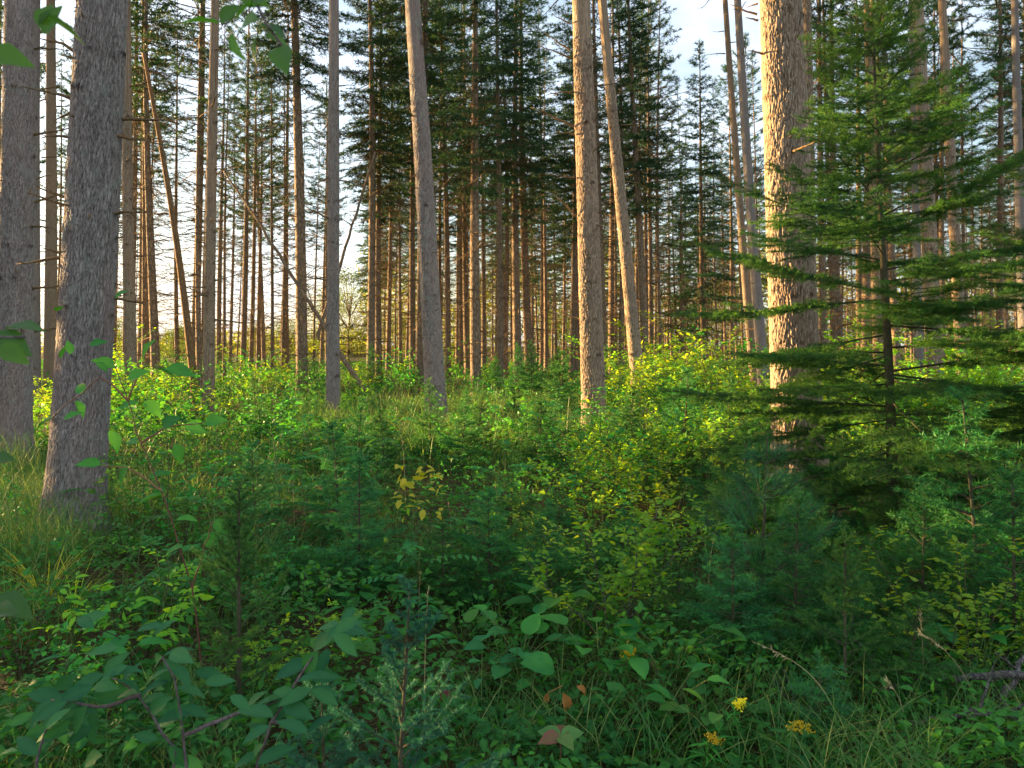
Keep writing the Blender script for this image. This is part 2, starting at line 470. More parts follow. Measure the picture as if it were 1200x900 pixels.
def dead_branch(mb, rg, p, az, Lb, e=0.0, r=0.012, twigs=6, sides=5):
    K = 6
    s = np.linspace(0, 1, K)
    ca, sa = math.cos(az), math.sin(az)
    bend = rg.normal(0, 0.1) * Lb * s ** 2
    sag = rg.normal(-0.05, 0.12)
    path = np.stack([s * Lb * math.cos(e) * ca - bend * sa, s * Lb * math.cos(e) * sa + bend * ca,
                     s * Lb * math.sin(e) + sag * Lb * s ** 2], 1) + p
    path[1:] += rg.normal(0, 0.012 * Lb, (K - 1, 3))
    mb.tube(path, r * (1 - 0.75 * s), sides)
    for _ in range(twigs):
        u = 0.25 + 0.7 * rg.random()
        b = np.array([np.interp(u, s, path[:, i]) for i in range(3)])
        d = unit(path[-1] - path[0]) + rg.normal(0, 0.55, 3)
        l2 = Lb * (0.12 + 0.25 * rg.random())
        m_ = b + unit(d) * l2 * 0.55
        e_ = m_ + unit(d + rg.normal(0, 0.3, 3)) * l2 * 0.45
        mb.sticks([b, m_], [m_, e_], [r * 0.35, r * 0.25], [r * 0.25, r * 0.1], 3)


# ------------------------------------------------------------------ trunks
def worley(u, v, nu, seed):
    """jittered cells on a strip that repeats every nu cells in u: distance between the two nearest cells"""
    rg = np.random.default_rng(seed)
    J = rg.random((nu, 512, 2))
    iu = np.floor(u).astype(int); iv = np.floor(v).astype(int)
    f1 = np.full(u.shape, 9.0); f2 = np.full(u.shape, 9.0)
    hid = np.zeros(u.shape)
    Hh = rg.random((nu, 512))
    for du in (-1, 0, 1):
        for dv in (-1, 0, 1):
            cu, cv = (iu + du) % nu, (iv + dv) % 512
            x = iu + du + J[cu, cv, 0] - u
            y = iv + dv + J[cu, cv, 1] - v
            d = np.sqrt(x * x + y * y)
            near = d < f1
            hid = np.where(near, Hh[cu, cv], hid)
            f2 = np.where(near, f1, np.minimum(f2, d))
            f1 = np.where(near, d, f1)
    return f2 - f1, hid


def pnoise(u, v, nu, seed):
    """value noise on a strip that repeats every 1 in u (nu cells round)"""
    rg = np.random.default_rng(seed)
    g_ = rg.random((nu, 1024))
    x = (u * nu) % nu
    y = v + 300
    i = np.floor(x).astype(int) % nu; j = np.floor(y).astype(int)
    a = x - np.floor(x); b = y - j
    a = a * a * (3 - 2 * a); b = b * b * (3 - 2 * b)
    i2 = (i + 1) % nu; j = j % 1024; j2 = (j + 1) % 1024
    return (g_[i, j] * (1 - a) + g_[i2, j] * a) * (1 - b) + (g_[i, j2] * (1 - a) + g_[i2, j2] * a) * b


def trunk_mesh(rg, H, D, hi, mat, name, plate_w=0.035, depth=0.008, sweep=0.05, flare=0.25, top=0.12, res=0.006):
    """hi: height up to which the bark plates are modelled"""
    seg = int(np.clip(math.pi * D / res, 24, 330)) if hi > 0 else 14
    if hi > 0:
        zz = np.concatenate([np.arange(-0.3, hi, res * 2.2), np.linspace(hi, H, 30)])
    else:
        zz = np.concatenate([[-0.3, 0, 0.12, 0.3, 0.6], np.linspace(1.0, H, 26)])
    m = len(zz)
    th = np.arange(seg) * 2 * math.pi / seg
    TH, Z = np.meshgrid(th, zz)
    zc = np.clip(Z, 0, H)
    r = D / 2 * (1 - (1 - top) * (zc / H) ** 1.15) + flare * D / 2 * np.exp(-np.clip(Z, -0.3, 9) / 0.26)
    # uneven girth and buttresses
    for k in (2, 3, 5):
        r *= 1 + 0.02 * np.sin(k * TH + rg.random() * 6 + Z * rg.normal(0, 0.6))
    r *= 1 + 0.08 * np.exp(-np.clip(Z, 0, 9) / 0.3) * np.sin(5 * TH + rg.random() * 6)
    tint = np.full(r.shape, 0.6)
    if hi > 0:
        nu = max(6, int(round(math.pi * D / plate_w)))
        un = TH / (2 * math.pi)
        sd = [int(q) for q in rg.integers(1, 1e6, 9)]
        w1 = pnoise(un, Z / (plate_w * 5), max(3, nu // 3), sd[0]) - 0.5
        w2 = pnoise(un, Z / (plate_w * 2), nu, sd[1]) - 0.5
        u = (un * nu + 2.2 * w1 + 0.9 * w2) % nu
        e1, h1 = worley(u, Z / (plate_w * 4.5) + 40 + 2.0 * w1 + 0.8 * w2, nu, sd[2])
        n1 = pnoise(un, Z / (plate_w * 3.0), nu * 2, sd[3])
        n2 = pnoise(un, Z / (plate_w * 1.3), nu * 4, sd[4])
        n3 = pnoise(un, Z / (plate_w * 0.6), nu * 8, sd[5])
        big = pnoise(un, Z / 0.5, 5, sd[6])
        rid = 1 - np.abs(2 * n1 - 1)
        ridge = np.clip(e1 / 0.3, 0, 1) ** 0.6
        fade = np.clip((hi - Z) / 0.6, 0, 1)
        rel = 0.75 * ridge + 0.5 * (h1 - 0.5) + 0.55 * (rid - 0.6) + 0.55 * (n2 - 0.5) + 0.35 * (n3 - 0.5)
        r += 1.3 * fade * depth * (0.6 + 0.8 * big) * (rel - 0.55)
        kz = 0.3
        knots = np.zeros(r.shape)
        while kz < hi:
            kz += 0.34 + 0.3 * rg.random()
            for _ in range(int(rg.integers(2, 5))):
                ka = rg.random() * 6.283
                da = (TH - ka + math.pi) % (2 * math.pi) - math.pi
                sz_ = 0.018 + 0.016 * rg.random()
                q_ = ((da * D / 2) / (sz_ * 1.7)) ** 2 + ((Z - kz - rg.normal(0, 0.03)) / sz_) ** 2
                knots = np.maximum(knots, np.exp(-q_) * (0.6 + 0.5 * rg.random()))
        r += fade * knots * 0.016
        tint = np.clip(0.20 + 0.50 * ridge + 0.25 * (rid - 0.3) + 0.34 * (n2 - 0.5) + 0.34 * (n3 - 0.5) + 0.25 * (h1 - 0.5) + 0.25 * (big - 0.5) - 0.7 * knots, 0, 1)
    ph = rg.random() * 6.28
    cx = sweep * np.sin(Z / H * 5 + ph) - sweep * math.sin(ph)
    cy = sweep * np.cos(Z / H * 4 + ph) - sweep * math.cos(ph)
    V = np.stack([cx + r * np.cos(TH), cy + r * np.sin(TH), Z], -1)
    i, k = np.meshgrid(np.arange(m - 1), np.arange(seg), indexing='ij')
    q = np.stack([i * seg + k, i * seg + (k + 1) % seg, (i + 1) * seg + (k + 1) % seg, (i + 1) * seg + k], -1)
    mb = MB()
    mb.add(V.reshape(-1, 3), quads=q.reshape(-1, 4), tint=tint.reshape(-1))
    mb.add([[cx[-1, 0], cy[-1, 0], H + 0.02]])
    last = (m - 1) * seg
    kk = np.arange(seg)
    mb.T.append(np.stack([last + kk, last + (kk + 1) % seg, np.full(seg, mb.n - 1)], 1))
    return mb.data(name, mat, True)


# ------------------------------------------------------------------ tree prototypes (shared mesh data)
def far_tree(seed, H, D, z0, Lmax, kind):
    rg = np.random.default_rng(seed)
    tr = trunk_mesh(rg, H, D, 0, M['bark_far'], 'trunk', sweep=0.06, flare=0.2, top=0.08)
    if kind == 'spruce':
        wood, fol = conifer(rg, H, z0, Lmax, 0.46, 6, -12, 35, 0.16, 0.19, 0.55, 50, 0.13, 0.026, 0.7, ragged=0.5, keep=0.88, r_br=0.02, shape=0.6)
    elif kind == 'pine':
        wood, fol = conifer(rg, H, z0, Lmax, 0.55, 5, 0, 50, 0.1, 0.28, 0.6, 90, 0.16, 0.02, 1.0, ragged=0.5, keep=0.85, r_br=0.03, s0=0.5, shape=0.45, upturn=0.25)
    elif kind == 'thin':
        wood, fol = conifer(rg, H, z0, Lmax, 0.6, 4, -15, 30, 0.2, 0.2, 0.45, 52, 0.12, 0.022, 0.7, ragged=0.6, keep=0.78, r_br=0.014, shape=0.6)
    cr = fol.data('crown', M['needle_far'])
    dd = wood
    z = 1.3
    while z < z0 + 3:
        for _ in range(rg.integers(3, 7)):
            dead_branch(dd, rg, np.array([0, 0, z]), rg.random() * 6.28, (0.5 + 1.5 * rg.random()) * (0.55 + 0.45 * min(1, z / 5)), rad(rg.normal(-3, 12)), 0.012 + 0.007 * rg.random(), 7, 3)
        z += 0.28 + 0.35 * rg.random()
    dw = dd.data('limbs', M['deadwood'])
    return dict(trunk=tr, crown=cr, limbs=dw, H=H, D=D)


FT = {
    'spruce': [far_tree(1, 20, 0.27, 8.0, 2.2, 'spruce'), far_tree(2, 18, 0.24, 6.4, 2.1, 'spruce'), far_tree(3, 22, 0.30, 9.6, 2.4, 'spruce')],
    'full': [far_tree(4, 15, 0.28, 2.2, 2.6, 'spruce')],
    'pine': [far_tree(5, 21, 0.30, 11.0, 2.7, 'pine'), far_tree(6, 19, 0.26, 8.0, 2.4, 'pine')],
    'thin': [far_tree(7, 17, 0.17, 8.5, 1.5, 'thin'), far_tree(8, 15, 0.15, 7.5, 1.4, 'thin')],
}


def plant_far(kind, px, d, D=None, lean=0.0, s=None, label='', key=None, rg=R, group=None, x=None, vi=None):
    v = FT[kind][rg.integers(len(FT[kind])) if vi is None else vi]
    x = (px - 600) / F * d if x is None else x
    s = s or 0.9 + 0.25 * rg.random()
    nm = {'spruce': 'spruce_tree', 'full': 'spruce_tree', 'pine': 'pine_tree', 'thin': 'young_spruce'}[kind]
    t = thing(nm, label, 'tree', (x, d, float(gz(x, d)) - 0.03), (rad(rg.normal(0, 0.5)), rad(lean), rg.random() * 6.28), s, group, key)
    # spin first, then lean, so that the lean stays in the picture plane
    t.rotation_euler = (Matrix.Rotation(rad(lean), 3, 'Y') @ Matrix.Rotation(rg.random() * 6.28, 3, 'Z')).to_euler()
    tr = obj('trunk', v['trunk'], t)
    if D:
        k = D / (v['D'] * s)
        tr.scale = (k, k, 1)
    obj('crown', v['crown'], t)
    lw = obj('limbs', v['limbs'], t)
    lw['kind'] = 'stuff'
    return t


def lean_of(bx, by, d, tx, ty=0):
    """lean (degrees about Y) that carries a trunk from base pixel bx to pixel tx at row ty"""
    dx = (tx - bx) / F * d
    dzv = (by - ty) / F * d
    return math.degrees(math.atan2(dx, dzv))


# ------------------------------------------------------------------ near pines, each with its own trunk
CROWN_HI = FT['pine'][0]['crown']


def near_pine(label, bx, by, d, D, tx, hi, mat, stubs, seed, kind='pine', plate=0.035, depth=0.008, H=21, name='pine_tree', sweep=0.05, limbs=False, res=0.006):
    rg = np.random.default_rng(seed)
    x = (bx - 600) / F * d
    t = thing(name, label, 'tree', (x, d, float(gz(x, d)) - 0.02), (0, rad(lean_of(bx, by, d, tx)), 0), 1.0, 'tall conifers of the plantation')
    trunk = obj('trunk', trunk_mesh(rg, H, D, hi, mat, 'trunk', plate, depth, sweep, 0.42, res=res), t)
    v = FT[kind][0]
    c = obj('crown', v['crown'], t)
    c.rotation_euler[2] = rg.random() * 6
    if limbs:
        lw = obj('limbs', v['limbs'], t); lw.rotation_euler[2] = rg.random() * 6; lw['kind'] = 'stuff'
    # stubs: (pixel row, azimuth in degrees: 0 = to the right, 180 = left, 270 = towards the camera, length)
    rs = np.random.default_rng(seed + 900)
    zs = np.sort(1.2 + (EYE + (HY + 60) / F * d - 1.0) * rs.random(9 if D > 0.3 else 16))
    stubs = list(stubs) + [(by - z_ * F / d, 360 * rs.random(), (0.08 + 0.5 * rs.random() ** 1.5) * (1 if D > 0.3 else 1.5), rs.normal(5, 15)) for z_ in zs]
    for py, az, Lb, e in stubs:
        z = (by - py) / F * d
        m = MB()
        rr = D / 2 * (1 - 0.88 * (z / H) ** 1.15) * 0.9
        a = rad(az)
        base = np.array([rr * math.cos(a), rr * math.sin(a), z])
        dead_branch(m, rg, np.zeros(3), a, Lb, rad(e), 0.011 + 0.012 * min(1, Lb), 3 if Lb > 0.25 else 0, 7)
        b = obj('dead_branch', m.data('dead_branch', M['deadwood'], True), t)
        b.location = base
    return t


g = 'bark_grey'
near_pine('thick grey pine trunk standing closest to the camera, cropped bushy grass at its foot', 86, 630, 6.0, 0.40, 117, 4.8, M[g],
          [(140, 0, 0.5, 8), (160, 350, 0.42, -4), (135, 190, 0.14, -30), (165, 200, 0.2, 5), (250, 350, 0.35, 5), (245, 190, 0.3, 20), (247, 250, 0.10, 0),
           (34, 265, 0.08, 20), (145, 250, 0.07, 0), (120, 200, 0.35, 12), (330, 10, 0.1, 0), (300, 200, 0.15, 10)], 21, plate=0.017, depth=0.006, res=0.004)
near_pine('thick grey pine cut off by the left edge of the photo', 13, 548, 9.5, 0.41, 28, 6.0, M[g],
          [(160, 0, 0.5, 6), (240, 10, 0.5, 25), (268, 350, 0.4, 4), (165, 180, 0.3, 0), (105, 270, 0.08, 0), (60, 0, 0.4, 8), (320, 300, 0.1, 0), (340, 0, 0.6, 5)], 22, plate=0.018, depth=0.006, res=0.005)
near_pine('two-toned pine trunk in the middle, its left side bright with sun and ringed with stubs', 697, 513, 12.2, 0.385, 676, 6.6, M['bark_warm'],
          [(50, 170, 0.5, 40), (60, 190, 0.55, 25), (100, 180, 0.42, 6), (140, 190, 0.75, 28), (145, 330, 0.35, 60), (150, 200, 0.35, 10), (200, 185, 0.4, 2), (205, 250, 0.1, 0),
           (245, 195, 0.45, 45), (245, 340, 0.3, 25), (290, 265, 0.08, 0), (95, 350, 0.5, 8), (197, 300, 0.1, 0), (345, 180, 0.15, 0), (20, 200, 0.3, 20)], 23, plate=0.028, depth=0.010, res=0.005)
near_pine('very thick pine trunk on the right with cracked plated bark lit along its left half', 936, 570, 8.2, 0.50, 908, 5.6, M['bark_warm'],
          [(10, 160, 0.3, 25), (8, 250, 0.12, 40), (62, 200, 0.2, 10), (65, 250, 0.08, 0), (20, 290, 0.25, 60), (60, 300, 0.2, 50), (165, 270, 0.08, 0), (260, 260, 0.06, 0), (20, 180, 0.15, 20)], 24, plate=0.032, depth=0.012, res=0.005)
near_pine('smooth grey pine leaning left at the centre, shaded all the way up', 512, 496, 13.6, 0.36, 478, 6.8, M[g],
          [(85, 0, 0.1, 10), (250, 265, 0.1, -30), (200, 250, 0.12, 40), (90, 200, 0.08, 0), (345, 260, 0.06, 0), (248, 190, 0.06, 0)], 25, plate=0.02, depth=0.006, sweep=0.08)
near_pine('slim straight grey trunk left of the centre, its foot in tall herbs', 390, 497, 14.6, 0.255, 386, 6.8, M[g],
          [(143, 180, 0.25, 5), (190, 0, 0.3, 10), (65, 10, 0.2, 20), (40, 180, 0.4, 15), (270, 200, 0.2, 0), (230, 170, 0.3, 8), (100, 0, 0.4, 5)], 26, plate=0.02, depth=0.005)
near_pine('slim pine with pale lichen on its foot, beside the leaning orange trunk', 244, 490, 16.0, 0.24, 248, 6.8, M['bark_warm'],
          [(140, 180, 0.3, 5), (200, 0, 0.5, 5), (250, 185, 0.5, 15), (60, 0, 0.4, 8), (100, 190, 0.5, 20), (280, 0, 0.3, 0), (330, 10, 0.5, 10)], 27, plate=0.022, depth=0.006)
near_pine('slim dark pine right of the nearest grey trunk', 155, 486, 17.0, 0.26, 146, 6.8, M['bark_warm'],
          [(100, 0, 0.6, 5), (150, 180, 0.4, 10), (220, 0, 0.5, 0), (260, 180, 0.5, 8), (300, 0, 0.4, 5)], 28, plate=0.022, depth=0.006)
near_pine('pale grey straight trunk rising between two thick trunks at the left edge', 40, 500, 17.5, 0.28, 46, 0, M[g],
          [(200, 0, 0.5, 5), (120, 0, 0.6, 10), (290, 180, 0.3, 0)], 29)
near_pine('slim whorled pine half hidden behind the nearest grey trunk', 58, 484, 18.5, 0.30, 63, 0, M['bark_warm'],
          [(80, 180, 0.4, 5), (130, 0, 0.5, 5), (180, 180, 0.4, -5), (240, 0, 0.4, 0), (300, 180, 0.4, 0)], 30)
near_pine('pink lit pine trunk right behind the two-toned middle trunk, leaning left', 751, 480, 17.5, 0.31, 711, 7.8, M['bark_warm'],
          [(60, 0, 0.15, 10), (120, 180, 0.12, 10), (165, 0, 0.1, 0), (230, 190, 0.12, 0), (30, 190, 0.2, 20)], 31, plate=0.03, depth=0.008)
near_pine('thin lit pine leaning left beside the very thick right trunk, outer of a pair', 886, 472, 19.5, 0.215, 848, 0, M['bark_warm'],
          [(60, 180, 0.5, 10), (120, 0, 0.1, 0), (90, 180, 0.3, 5)], 32)
near_pine('grey pink pine of a leaning pair, close against the very thick right trunk', 897, 474, 19.0, 0.28, 866, 0, M[g],
          [(75, 0, 0.1, 0), (150, 180, 0.12, 0)], 33)
near_pine('dark trunk in the shadow of the very thick right trunk', 952, 480, 16.5, 0.26, 941, 0, M['bark_far'], [(40, 0, 0.4, 10)], 34)
near_pine('stout pale pine behind the tall sapling, two thin ones at its sides', 1098, 470, 18.0, 0.37, 1080, 7.5, M['bark_warm'],
          [(75, 180, 0.15, 0), (200, 0, 0.2, 0)], 35, plate=0.034, depth=0.01)
near_pine('slim pale pine touching the left side of a stout one behind the sapling', 1078, 462, 22.0, 0.27, 1064, 0, M[g], [(130, 180, 0.2, 0)], 36)
near_pine('sunlit slender pine right of the tall sapling, warm bright bark', 1130, 470, 18.5, 0.27, 1109, 7.8, M['bark_warm'],
          [(110, 0, 0.15, 0), (240, 180, 0.15, 0)], 37, plate=0.03, depth=0.008)
near_pine('grey trunk at the right edge of the photo, partly cut off', 1203, 465, 20.0, 0.27, 1193, 0, M[g], [(110, 180, 0.3, 0)], 38)
near_pine('dim slim trunk rising behind the top of the tall sapling', 1030, 465, 21.0, 0.26, 1018, 0, M['bark_far'], [], 39)

# measured mid-distance trunks: base px, base py (0: from distance), distance, width in px, px at the top row, kind, label
MID = [
    (170, 25, 9, 172, 'spruce', 'dark mid-distance trunk just right of a slim dark pine at the left'),
    (183, 24, 11, 178, 'thin', 'grey slim trunk bordering the bright sky gap at the left'),
    (208, 33, 5.5, 205, 'thin', 'lone thin stem standing in the bright sky gap at the left'),
    (234, 22, 7, 233, 'thin', 'thin reddish stem crossing behind the leaning orange trunk'),
    (354, 23, 14, 346, 'spruce', 'straight lit spruce trunk left of the slim straight grey trunk'),
    (434, 27, 10, 432, 'spruce', 'left stem of a close pair of spruces under a drooping green tuft'),
    (444, 28.5, 8.5, 443, 'spruce', 'right stem of a close pair of spruces under a drooping green tuft'),
    (484, 30, 8, 480, 'spruce', 'reddish trunk just left of the leaning grey centre pine'),
    (525, 31, 8, 518, 'spruce', 'dark trunk leaning slightly just right of the grey centre pine'),
    (558, 23, 13, 550, 'spruce', 'tall straight spruce at the centre with a golden left edge'),
    (591, 30, 7.5, 587, 'thin', 'thin golden spruce trunk next right of the golden edged one'),
    (607, 29, 11, 607, 'spruce', 'grey mid-distance trunk at the centre, left of a darker twin'),
    (621, 31, 11, 612, 'spruce', 'dark brown trunk standing close right of a grey one at the centre'),
    (640, 40, 5.5, 641, 'thin', 'thin trunk midway between the dark brown and the two-toned trunk'),
    (674, 33, 8, 672, 'spruce', 'dark trunk tucked just left of the two-toned middle trunk'),
    (757, 27, 10, 742, 'spruce', 'dark spruce with drooping top branches right behind the pink lit pine'),
    (728, 30, 7, 722, 'thin', 'thin lit stem between the two-toned and pink lit trunks'),
    (980, 29, 7, 962, 'pine', 'slim trunk seen just right of the very thick right trunk'),
    (1008, 36, 8, 1000, 'pine', 'dark pine with an open crown left of the sapling top'),
    (1172, 30, 9, 1168, 'pine', 'dark trunk between the sunlit slender pine and the right edge'),
]
for i, (bx, d, wpx, tx, kind, lab) in enumerate(MID):
    rg = np.random.default_rng(100 + i)
    by = HY + EYE * F / d
    plant_far(kind, bx, d, wpx * d / F, lean_of(bx, by, d, tx), 1.0, lab, None, rg, 'tall conifers of the plantation')

# landmark names for labels: base px, phrase
LM = [(13, 'the left edge trunk'), (86, 'the nearest grey trunk'), (155, 'the slim dark pine'), (244, 'the lichen footed pine'),
      (390, 'the straight grey trunk'), (512, 'the leaning centre pine'), (558, 'the golden edged spruce'), (621, 'the dark brown trunk'), (697, 'the two-toned trunk'),
      (751, 'the pink lit pine'), (897, 'the leaning pair'), (936, 'the thickest trunk'), (1045, 'the tall sapling'), (1130, 'the slender sunlit pine'), (1200, 'the right edge')]


def gap(px):
    for (a, an), (b, bn) in zip(LM[:-1], LM[1:]):
        if a <= px < b:
            return an, bn
    return LM[-2][1], LM[-1][1]


# ------------------------------------------------------------------ the rest of the stand
SUN_T = 0.42                               # how far the sun stands behind the left of the picture (tangent)
KEYS = [(697, 12.2), (936, 8.2), (751, 17.5), (1098, 18), (1130, 18.5), (886, 19.5), (897, 19), (558, 23)]
KC = [d + SUN_T * (px - 600) / F * d for px, d in KEYS]
taken = [(bx, d) for bx, d, *_ in MID]
rgF = np.random.default_rng(5)
made = 0
for zone, n in (((60, 190), 16), ((226, 385), 23), ((428, 690), 58), ((700, 890), 48), ((950, 1215), 52), ((-60, 60), 6)):
    k = tries = 0
    while k < n and tries < 4000:
        tries += 1
        px = zone[0] + rgF.random() * (zone[1] - zone[0])
        d = 27 + 75 * rgF.random() ** 1.2
        if zone[0] < 400 and d > 75:
            continue
        c = d + SUN_T * (px - 600) / F * d
        if 775 < px < 880 and d < 40:
            continue
        if px < 700 and any(abs(c - kc) < 1.3 for kc in KC[:3]):
            continue
        if any(abs(px - a) * min(d, b) / F < 1.1 and abs(d - b) < 1.6 or abs(px - a) < 4 and abs(d - b) < 25 for a, b in taken):
            continue
        taken.append((px, d))
        if 770 < px < 850 and d < 60:
            kind = 'thin'
        else:
            kind = rgF.choice(['pine', 'thin', 'pine', 'thin'] if px < 390 else ['spruce', 'thin', 'pine', 'spruce'] if px < 880 else ['pine', 'spruce', 'pine', 'thin'])
        far = 'far' if d > 52 else 'mid-distance'
        an, bn = gap(px)
        what = {'spruce': 'dark spruce', 'pine': 'tall pine', 'thin': 'thin conifer'}[kind]
        s = None
        plant_far(kind, px, d, None, rgF.normal(0, 0.7) - (px - 600) / 600 * 1.2, s, f'{far} {what} between {an} and {bn}', px, rgF, f'{far} conifers of the plantation')
        k += 1
# the pointed full spruce at the right of the open sky, and low full ones behind
plant_far('full', 826, 36, 0.3, -1, 1.06, 'pointed full spruce under the open patch of sky at the right', None, rgF, 'full spruces')
plant_far('full', 800, 52, 0.3, 0, 1.0, 'smaller full spruce left behind the pointed one', None, rgF, 'full spruces')
# plant_far('full', 160, 40, 0.25, 0, 0.8, 'full spruce seen through the slim trunks at the left', None, rgF, 'full spruces')

# unseen spruces added left of the frame so their crowns shade the near ground
for i, (x, c, s, kind) in enumerate([(-15.5, -4.0, 0.85, 'full'), (-17.0, -1.6, 0.9, 'full'), (-15.0, 0.6, 0.85, 'full'), (-16.5, 2.6, 0.95, 'full'), (-14.5, 4.2, 0.9, 'full'),
                                     (-17.5, 5.9, 0.95, 'full'), (-22, 0.2, 1.0, 'full'), (-20, 7.6, 0.5, 'full'), (-12, -0.6, 0.7, 'full'), (-11.5, 1.6, 0.7, 'full'), (-12.2, 3.4, 0.7, 'full'),  (-9, 3.1, 0.5, 'full'), (-8.5, 0.7, 0.42, 'full')]):
    y = c - SUN_T * x
    plant_far(kind, 0, y, None, 0, s, 'unseen spruce added off the left side to shade the near ground', None, rgF, 'unseen shade spruces beyond the left edge', x=x)

for i, (x, c, D_) in enumerate([(-14, 13.1, 0.44), (-17, 13.4, 0.42), (-15.6, 13.65, 0.34)]):  # unseen pines added for the trunk shadows they cast on the centre pine
    plant_far('pine', 0, c - SUN_T * x, D_, 0, 1.0, 'unseen thick pine added off the left side to shade the centre pine', None, rgF, 'unseen shade pines beyond the left edge', x=x, vi=0)

# ------------------------------------------------------------------ leaning and fallen trunks
m = MB()
p0, p1 = at(231, 480, 19), at(168, 62, 19.6)
n = 14
s = np.linspace(0, 1, n)
path = p0 + (p1 - p0) * s[:, None]
path[:, 0] += 0.12 * np.sin(s * 3.1)
m.tube(path - p0, 0.105 * (1 - 0.6 * s), 14)
t = thing('leaning_trunk', 'broken orange trunk leaning left against the slim pines', 'dead tree', p0)
tr = obj('trunk', m.data('trunk', M['orange_bark'], True), t)
rg = np.random.default_rng(55)
for u, az, L_ in ((0.35, 0, 0.5), (0.5, 3.1, 0.5), (0.62, 0.3, 0.4), (0.75, 3.4, 0.4), (0.9, 2.8, 0.5), (0.98, 0.1, 0.3)):
    mm = MB()
    dead_branch(mm, rg, np.zeros(3), az, L_, 0.35, 0.014, 3)
    b = obj('dead_branch', mm.data('dead_branch', M['deadwood'], True), t)
    b.location = np.array([np.interp(u, s, path[:, k] - p0[k]) for k in range(3)])


def fallen(name, label, pts, r0, r1, mat, seed, nbr, sides=9, jit=0.02, cat='fallen branch', L_=0.8):
    rg = np.random.default_rng(seed)
    pts = np.array(pts)
    seg = np.concatenate([[0], np.cumsum(np.linalg.norm(np.diff(pts, axis=0), axis=1))])
    u = np.linspace(0, seg[-1], 16)
    path = np.stack([np.interp(u, seg, pts[:, k]) for k in range(3)], 1)
    path[1:-1] += rg.normal(0, jit, (14, 3))
    o = path[0].copy()
    t = thing(name, label, cat, o)
    m = MB()
    m.tube(path - o, np.linspace(r0, r1, 16) * (1 + rg.normal(0, 0.06, 16)), sides)
    obj('stem', m.data('stem', mat, True), t)
    for k in range(nbr):
        i = int(rg.integers(3, 15))
        mm = MB()
        dead_branch(mm, rg, np.zeros(3), rg.random() * 6.28, L_ * (0.4 + 0.8 * rg.random()), rg.normal(0.4, 0.4), r1 * 0.8, 5)
        b = obj('dead_branch', mm.data('dead_branch', mat, True), t)
        b.location = path[i] - o
    return t


fallen('fallen_tree', 'long dark fallen stem sloping down to the right between slim trunks', [at(427, 458, 21), at(372, 372, 21.5), at(318, 282, 22), at(262, 200, 22.5)], 0.07, 0.025, M['bark_far'], 61, 9, L_=1.2, cat='dead tree')
fallen('fallen_tree', 'dark slanting dead stem crossing the long fallen one', [at(372, 395, 23), at(405, 290, 23.3), at(440, 178, 23.6)], 0.06, 0.03, M['bark_far'], 62, 5, L_=0.9, cat='dead tree')
gr = 'grey fallen branches at the lower right'
for i, (pts, r0, r1, lab) in enumerate([
    ([on_ground(1262, 865) + [0, 0, .20], on_ground(1180, 862) + [0, 0, .22], on_ground(1100, 846) + [0, 0, .16], on_ground(1010, 832) + [0, 0, .05]], 0.019, 0.007, 'longest grey fallen branch lying across the lower right corner'),
    ([on_ground(1240, 893) + [0, 0, .13], on_ground(1150, 885) + [0, 0, .14], on_ground(1065, 872) + [0, 0, .06]], 0.017, 0.009, 'grey branch below the longest fallen branch at the lower right'),
    ([on_ground(1165, 885) + [0, 0, .04], on_ground(1186, 850) + [0, 0, .17], on_ground(1210, 832) + [0, 0, .30]], 0.016, 0.008, 'short grey branch tilted up across the longer fallen ones'),
    ([on_ground(985, 870) + [0, 0, .03], on_ground(940, 850) + [0, 0, .05], on_ground(880, 842) + [0, 0, .04]], 0.014, 0.007, 'grey fallen stick under the goldenrod at the bottom'),
]):
    t = fallen('fallen_branch', lab, pts, r0, r1, M['grey_log'], 70 + i, 3, jit=0.008, L_=0.25)
    t['group'] = gr

# ------------------------------------------------------------------ undergrowth prototypes
def path_from(p0, d0, L_, n, rg, pull=(0, 0, 0), jit=0.1):
    p = [np.array(p0, float)]
    d = unit(np.array(d0, float))
    for _ in range(n):
        d = unit(d + np.array(pull) / n + rg.normal(0, jit, 3))
        p.append(p[-1] + d * L_ / n)
    return np.array(p)


def leaf_normals(d, rg, up=1.0, spread=0.45):
    n = np.array([0, 0, up]) + rg.normal(0, spread, d.shape)
    return unit(n - unit(d) * np.sum(n * unit(d), 1, keepdims=True))


